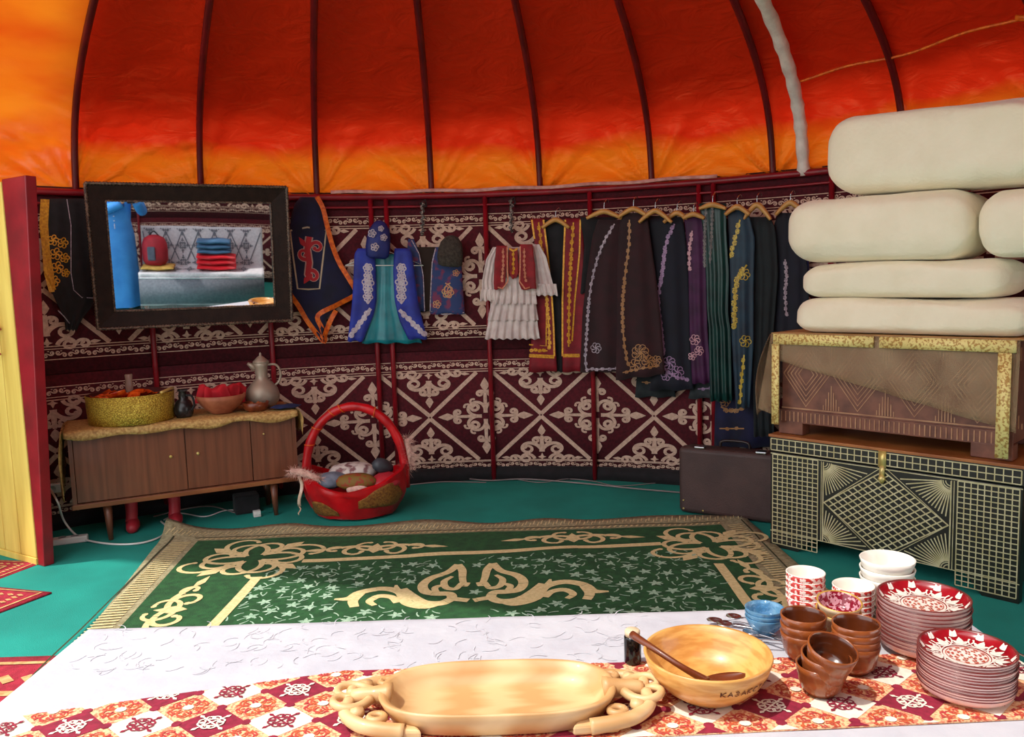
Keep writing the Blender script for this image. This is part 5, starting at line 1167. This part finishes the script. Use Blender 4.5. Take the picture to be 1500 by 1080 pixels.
# brown wooden bowls
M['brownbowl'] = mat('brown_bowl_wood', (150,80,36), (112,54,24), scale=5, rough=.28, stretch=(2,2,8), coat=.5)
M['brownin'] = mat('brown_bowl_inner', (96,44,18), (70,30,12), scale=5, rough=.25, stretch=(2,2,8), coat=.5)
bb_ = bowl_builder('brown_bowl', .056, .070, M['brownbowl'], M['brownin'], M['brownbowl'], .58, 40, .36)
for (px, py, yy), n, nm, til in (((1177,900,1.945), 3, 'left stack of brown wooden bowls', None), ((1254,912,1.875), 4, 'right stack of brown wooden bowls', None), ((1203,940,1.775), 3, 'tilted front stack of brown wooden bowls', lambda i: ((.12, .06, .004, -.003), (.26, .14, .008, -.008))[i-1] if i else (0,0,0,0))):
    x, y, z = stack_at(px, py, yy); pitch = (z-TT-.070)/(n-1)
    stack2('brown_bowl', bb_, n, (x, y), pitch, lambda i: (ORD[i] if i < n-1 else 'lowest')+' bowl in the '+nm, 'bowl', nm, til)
# blue glass bowls
x, y, z = stack_at(1120, 890, 2.10); bg = mat('blue_glass', (150,208,240), (96,172,224), scale=20, rough=.06, transm=.6, bump=1, bscale=30)
stack2('glass_bowl', bowl_builder('glass_bowl', .052, .046, bg, bg, bg, .5, 36, .5), 3, (x, y), max(.010, (z-TT-.046)/2), lambda i: ['top','middle','bottom'][i]+' pale blue glass bowl left of the patterned cups', 'bowl', 'blue glass bowls')
# cutlery
def cutlery(p, hd, L, lab, grp, z=.006, fork=False, name='table_spoon'):
    t = empty(name, p, lab, 'fork' if fork else 'spoon', grp, rz=hd); Tm = Matrix.Translation(p) @ Matrix.Rotation(hd, 4, 'Z')
    b = MB(); b.T = Tm; f = lambda u, v, o=0: Vector((L*v-L*.5, (u-.5)*(.005+.007*abs(v-.15)**1.5), .004+.006*sin(PI*v)+o)); b.shell(lambda u, v: f(u, v*.72, .001), lambda u, v: f(u, v*.72, -.001), 3, 12); b.build('handle', M['steel'], t)
    b = MB(); b.T = Tm
    if fork:
        for q in (-1.5,-.5,.5,1.5): b.tube([(L*.22,q*.003,.008), (L*.34,q*.0055,.005), (L*.5,q*.0055,.009)], .0014, 5)
        tag(b.build('tines', M['steel'], t), kind=None)
    else:
        g = lambda u, v, o=0: Vector((L*.22+L*.28*v, (u-.5)*.036*math.sqrt(max(0, 1-(2*v-1)**2))+0, .008-.007*(1-(2*u-1)**2)*sin(PI*v)+o)); b.shell(lambda u, v: g(u, v, .0008), lambda u, v: g(u, v, -.0008), 8, 10); b.build('scoop', M['steel'], t)
for i, (px, py, hd, lab) in enumerate(((1078,918,2.75,'steel spoon lying farthest left before the blue glass bowls'), (1092,928,2.62,'second steel spoon from the left by the blue glass bowls'), (1104,922,2.45,'steel spoon touching the blue glass bowls'), (1112,938,2.8,'steel spoon nearest the big wooden bowl'), (1128,944,2.3,'steel spoon beside the left brown bowls'), (1120,950,2.95,'steel spoon lying lowest in the heap by the brown bowls'))):
    p = onz(px, py, TT); p.z = TT+.003+.006*(i % 3); cutlery(p, hd, .16, lab, 'loose spoons by the blue glass bowls')
for i, (px, py, hd, lab) in enumerate(((1494,965,1.9,'steel spoon at the right edge of the table behind the front plates'), (1498,985,2.1,'second steel spoon at the right edge of the table'))):
    p = onz(px, py, TT); p.z = TT+.002+.005*i; cutlery(p, hd, .17, lab, 'spoons at the right edge')

# ---------------------------------------------------------------- what the mirror shows : daybed, its load and the photographer
def refl(px, py):
    d = ray(px, py).normalized(); o = Vector((0,0,H)); tt = (MC-o).dot(NM)/d.dot(NM); p = o+d*tt; return p, d-NM*(2*d.dot(NM))
SBE = nrm((1.11,.68,0)); SBN = nrm((.68,-1.11,0)); SBO = Vector((.08,-.05,0))
T5 = Matrix(((SBE.x,SBN.x,0,SBO.x), (SBE.y,SBN.y,0,SBO.y), (0,0,1,0), (0,0,0,1)))
def onbed(px, py, dep):      # reflected point on the upright plane dep behind the front of the daybed -> (s, z)
    p, d = refl(px, py); q = T5.inverted() @ p; dd = T5.inverted().to_3x3() @ d; k_ = (dep-q.y)/dd.y; r = q+dd*k_; return r.x, r.z
def DB(): b = MB(); b.T = T5.copy(); return b
t = empty('daybed', T5 @ Vector((.72,.3,0)), 'daybed under a grey and white patterned throw, seen in the mirror', 'sofa')
M['throw'] = mat('throw_white', (206,206,210), (190,190,196), scale=40, rough=.9); M['throwg'] = mat('throw_grey', (112,116,126), (96,100,110), scale=40, rough=.9)
S0_, S1_ = -.06, 1.30
b = DB(); b.box(S0_+.02,S1_-.02,.03,.55,.10,.40); b.build('base', M['wood_d'], t, bevel=.01)
for s_ in (S0_+.06, S1_-.06):
    for y in (.08,.50): b = DB(); b.box(s_-.025,s_+.025,y-.025,y+.025,0,.10); b.build('leg', M['wood_d'], t)
b = DB(); f = lambda u, v, o=0: Vector((S0_+(S1_-S0_)*u, (0 if v < .42 else (v-.42)/.28*.44 if v < .70 else .44+.08*(v-.70)/.3)-(o if v < .42 or v >= .7 else 0)+.004*sin(u*30)*(v < .4), (.08+.37*v/.42 if v < .42 else .45 if v < .70 else .45+.47*(v-.70)/.30)+(o if .42 <= v < .7 else 0)+.01*noise.noise((u*6, v*6, 4))))
b.shell(lambda u, v: f(u, v, .006), lambda u, v: f(u, v, 0), 40, 50)
b.box(S0_,S1_,.53,.60,.08,.90)
b.build('throw_cover', M['throw'], t)
k = Ink()
for i in range(7):
    for j in range(3): k.put(DM, S0_+.09+i*.18, .50+j*.20, sx=.085, sy=.095); 
    for sg_ in (1, -1): k.seg((S0_+.09+i*.18, .42), (min(S1_-.02, max(S0_+.02, S0_+.09+i*.18+sg_*.18)), .86), .012, .1)
k.p = [p for p in k.p if all(S0_+.01 < x < S1_-.01 and .47 < y < .90 for x, y in p)]
b = DB(); b.ink(k, lambda s_, z: (s_, .44+.08*(z-.45)/.47-.012, z)); k2 = Ink()
for i in range(8): k2.put(DM, S0_+.08+i*.15, .22, sx=.07, sy=.16)
k2.p = [p for p in k2.p if all(S0_+.01 < x < S1_-.01 and .03 < y < .40 for x, y in p)]
b.ink(k2, lambda s_, y: (s_, y, .463)); b.build('throw_pattern', M['throwg'], t, fixn=False)
b = DB(); b.box(S0_,S1_,-.010,-.004,.09,.41); b.build('front_drop', M['throwg'], t)
b = DB()
for i in range(90): x = S0_+.006+i*(S1_-S0_-.01)/90; b.tube([(x,-.012,.10), (x+.003*sin(i),-.014,.045)], .002, 4, cap=False)
b.box(S0_,S1_,-.014,-.008,.39,.405); tag(b.build('fringe', M['throw'], t), kind='stuff')
def soft(name, lab, s0, s1, y0, y1, z0, z1, m_, cat, grp=None, seed=0):
    b = DB(); f = lambda u, v, sg_: Vector((s0+(s1-s0)*u, y0+(y1-y0)*v, (z0+z1)/2+sg_*(z1-z0)/2*(.25+.75*(max(0, sin(PI*u)*sin(PI*v)))**.3)+.004*sin(u*9+seed)))
    b.shell(lambda u, v: f(u, v, 1), lambda u, v: f(u, v, -1), 16, 12); return tag(b.build(name, m_), lab, cat, grp)
s_a, z_a = onbed(205,398,.18); s_b, _ = onbed(256,398,.18)
soft('yellow_cushion', 'thin yellow seat cushion under the red backpack, seen in the mirror', max(s_a,-.04), s_b, .05, .34, .468, .515, mat('yellow_cloth', (222,186,96), (200,160,76), scale=20, rough=.8), 'cushion')
s_a, _ = onbed(205,380,.2); s_b, _ = onbed(247,380,.2); sa = max(s_a, -.03)
t = empty('backpack', T5 @ Vector(((sa+s_b)/2,.2,.52)), 'red backpack with a grey pocket on the yellow cushion, seen in the mirror', 'backpack')
b = DB(); b.T = T5 @ Matrix.Translation(((sa+s_b)/2,.2,.52)); w_ = (s_b-sa)/2; b.lathe([(0,0), (.75,.0), (.98,.05), (1,.15), (.96,.24), (.8,.30), (.4,.335), (0,.34)], 28)
iv = b.T.inverted(); b.v = [b.T @ Vector(((iv @ v).x*w_, (iv @ v).y*.11, (iv @ v).z)) for v in b.v]; b.build('body', mat('backpack_red', (176,32,48), (150,24,40), scale=12, rough=.7), t)
b = DB(); b.box((sa+s_b)/2-w_*.5,(sa+s_b)/2+w_*.1,.07,.10,.58,.74); b.build('pocket', mat('pocket_grey', (90,94,112), rough=.8), t, bevel=.015)
b = DB(); b.tube(smooth_path([((sa+s_b)/2-.05,.2,.85), ((sa+s_b)/2,.2,.90), ((sa+s_b)/2+.05,.2,.85)], 5), .008, 6); b.build('strap', M['black'], t)
s_a, _ = onbed(289,392,.16); s_b, _ = onbed(346,392,.16)
for i in range(3):
    soft('red_towel', ['lowest','middle','upper'][i]+' folded red towel of the pile on the daybed, seen in the mirror', s_a, s_b, .06, .32, .468+.062*i, .526+.062*i, mat('towel_red', (212,24,40), (230,150,150), scale=3, rough=.9, lo=.5, hi=.9), 'towel', 'red towels', i)
for i in range(3):
    soft('blue_towel', ['lowest','middle','topmost'][i]+' folded grey-blue towel on the red towels, seen in the mirror', s_a+.01, s_b-.05, .07, .31, .655+.058*i, .711+.058*i, mat('towel_blue', (74,116,152), (56,92,126), scale=6, rough=.9), 'towel', 'blue towels', i)

# photographer : stands just behind the viewpoint, facing the mirror
PF = nrm((-NM.x, -NM.y, 0))*1.0; PFw = nrm((MC.x, MC.y, 0)); PR_ = Vector((PFw.y, -PFw.x, 0)); PO = Vector((0,0,0))-PR_*.20-PFw*.30
TPm = Matrix(((PR_.x, PFw.x, 0, PO.x), (PR_.y, PFw.y, 0, PO.y), (0,0,1,0), (0,0,0,1)))
pt = empty('person', PO, 'person in a long bright blue robe taking the photo, seen in the mirror', 'person')
skin = mat('skin', (214,160,128), (204,148,116), scale=8, rough=.55)
def skinned(name, verts, edges, radii, m_, parent, root=0, sub=2):
    me = bpy.data.meshes.new(name); inv = wm(parent).inverted(); me.from_pydata([tuple(inv @ (TPm @ Vector(v))) for v in verts], edges, []); me.materials.append(m_)
    o = bpy.data.objects.new(name, me); col.objects.link(o); o.parent = parent
    sk = o.modifiers.new('s', 'SKIN'); sk.use_smooth_shade = True; me.skin_vertices.new() if not me.skin_vertices else None
    for i, r in enumerate(radii):
        r = r if isinstance(r, tuple) else (r, r); me.skin_vertices[0].data[i].radius = r; me.skin_vertices[0].data[i].use_root = (i == root)
    sb_ = o.modifiers.new('d', 'SUBSURF'); sb_.levels = sub; sb_.render_levels = sub; return o
V = [(0,0,.90), (0,0,1.05), (0,.005,1.22), (0,0,1.36), (0,.01,1.44), (0,.02,1.50), (0,.025,1.60), (0,.02,1.66),
     (.09,0,.84), (.10,.01,.48), (.10,-.01,.09), (.10,.10,.03), (-.09,0,.84), (-.10,.01,.48), (-.10,-.01,.09), (-.10,.10,.03),
     (.17,.0,1.35), (.29,.04,1.13), (.225,.22,1.27), (-.17,.0,1.35), (-.17,.08,1.12), (.115,.225,1.26)]
Ed = [(0,1), (1,2), (2,3), (3,4), (4,5), (5,6), (6,7), (0,8), (8,9), (9,10), (10,11), (0,12), (12,13), (13,14), (14,15), (3,16), (16,17), (17,18), (3,19), (19,20), (20,21)]
Rd = [(.15,.11), (.12,.09), (.15,.10), (.11,.07), .05, .055, (.078,.095), (.05,.06), .085, .055, .038, .035, .085, .055, .038, .035, .05, .038, .025, .05, .038, .025]
skinned('body', V, Ed, Rd, skin, pt)
for hx, hy, hz, sg_ in ((.235,.245,1.285,-1), (.115,.245,1.285,1)):
    hv = [(hx,hy-.02,hz-.02), (hx,hy,hz+.02)]; he = [(0,1)]; hr = [(.020,.024), (.026,.016)]
    for q in range(4):
        n0 = len(hv); L_ = (.030,.034,.032,.026)[q]; xx = hx+(q-1.5)*.015
        hv += [(xx,hy+.002,hz+.045), (xx+sg_*.004,hy+.018,hz+.045+L_*.7), (xx+sg_*.012,hy+.030,hz+.045+L_*.9)]; he += [(1,n0), (n0,n0+1), (n0+1,n0+2)]; hr += [.009,.008,.007]
    n0 = len(hv); hv += [(hx+sg_*.024,hy,hz+.005), (hx+sg_*.034,hy+.008,hz+.032)]; he += [(0,n0), (n0,n0+1)]; hr += [.010,.008]
    skinned('hand', hv, he, hr, skin, pt, 0, 1)
blue = mat('robe_blue', (66,146,222), (52,128,206), scale=6, rough=.8)
def PB(): b = MB(); b.T = TPm.copy(); return b
RZ = [(.05,.235,.19), (.30,.225,.17), (.60,.215,.155), (.85,.205,.15), (1.02,.175,.125), (1.18,.19,.13), (1.30,.195,.115), (1.38,.15,.09), (1.425,.075,.07), (1.43,.06,.06)]
b = PB(); sg = 40
b.add([(rx*cos(2*PI*i/sg)*(1+.05*sin(i*2*PI*7/sg)*max(0, 1-z)), ry*sin(2*PI*i/sg)*(1+.05*sin(i*2*PI*7/sg)*max(0, 1-z)), z) for z, rx, ry in RZ for i in range(sg)], [(j*sg+i, j*sg+(i+1) % sg, (j+1)*sg+(i+1) % sg, (j+1)*sg+i) for j in range(len(RZ)-1) for i in range(sg)])
b.build('robe', blue, pt)
for pts in ([(.15,.0,1.35), (.25,.02,1.24), (.295,.05,1.13), (.26,.14,1.19), (.235,.20,1.25)], [(-.15,.0,1.35), (-.19,.03,1.24), (-.175,.09,1.12), (-.02,.16,1.18), (.09,.205,1.235)]):
    b = PB(); P = smooth_path(pts, 5); b.tube(P, [.062-.012*i/(len(P)-1) for i in range(len(P))], 12); b.build('sleeve', blue, pt)
b = PB()
b.tube([(0,.118-.0+.045*(1-z/1.4),z) for z in (.25,.5,.75,1.0)], .004, 6)
for i in range(9): z = .98+.05*i; b.lathe([(0,-.006), (.007,-.004), (.007,.004), (0,.006)], 8, c=(0,.128 if z < 1.25 else .108,z))
tag(b.build('button_row', mat('button_white', (214,224,236), rough=.4), pt), kind='stuff')
b = PB(); b.lathe([(0,1.50), (.06,1.505), (.088,1.55), (.098,1.60), (.095,1.65), (.07,1.695), (.03,1.715), (0,1.72)], 28, c=(0,-.012,0))
iv = TPm.inverted(); b.v = [v for v in b.v]; b.build('hair', mat('dark_hair', (40,28,24), (28,20,18), scale=60, rough=.6), pt)
# face features
b = PB(); b.add([(-.012,.105,1.575), (.012,.105,1.575), (0,.132,1.578), (0,.108,1.612)], [(0,1,2), (1,3,2), (3,0,2), (0,3,1)]); b.build('nose', skin, pt)
for sx in (-1, 1):
    b = PB(); b.lathe([(0,-.009), (.012,-.005), (.014,0), (.012,.005), (0,.009)], 12, c=(sx*.033,.098,1.612)); b.build('eye', mat('eye', (60,40,30), rough=.2), pt)
b = PB(); b.tube(smooth_path([(-.024,.098,1.545), (0,.108,1.543), (.024,.098,1.545)], 4), [.003,.004,.005,.005,.005,.005,.005,.004,.003], 6); b.build('mouth', mat('lips', (176,84,80), rough=.5), pt)
# phone, held just behind the viewpoint
b = PB(); b.box(.135,.215,.262,.270,1.235,1.39); tag(b.build('phone', mat('phone_dark', (40,30,34), rough=.3), bevel=.004), 'dark phone held up in both hands by the person in the mirror', 'phone')
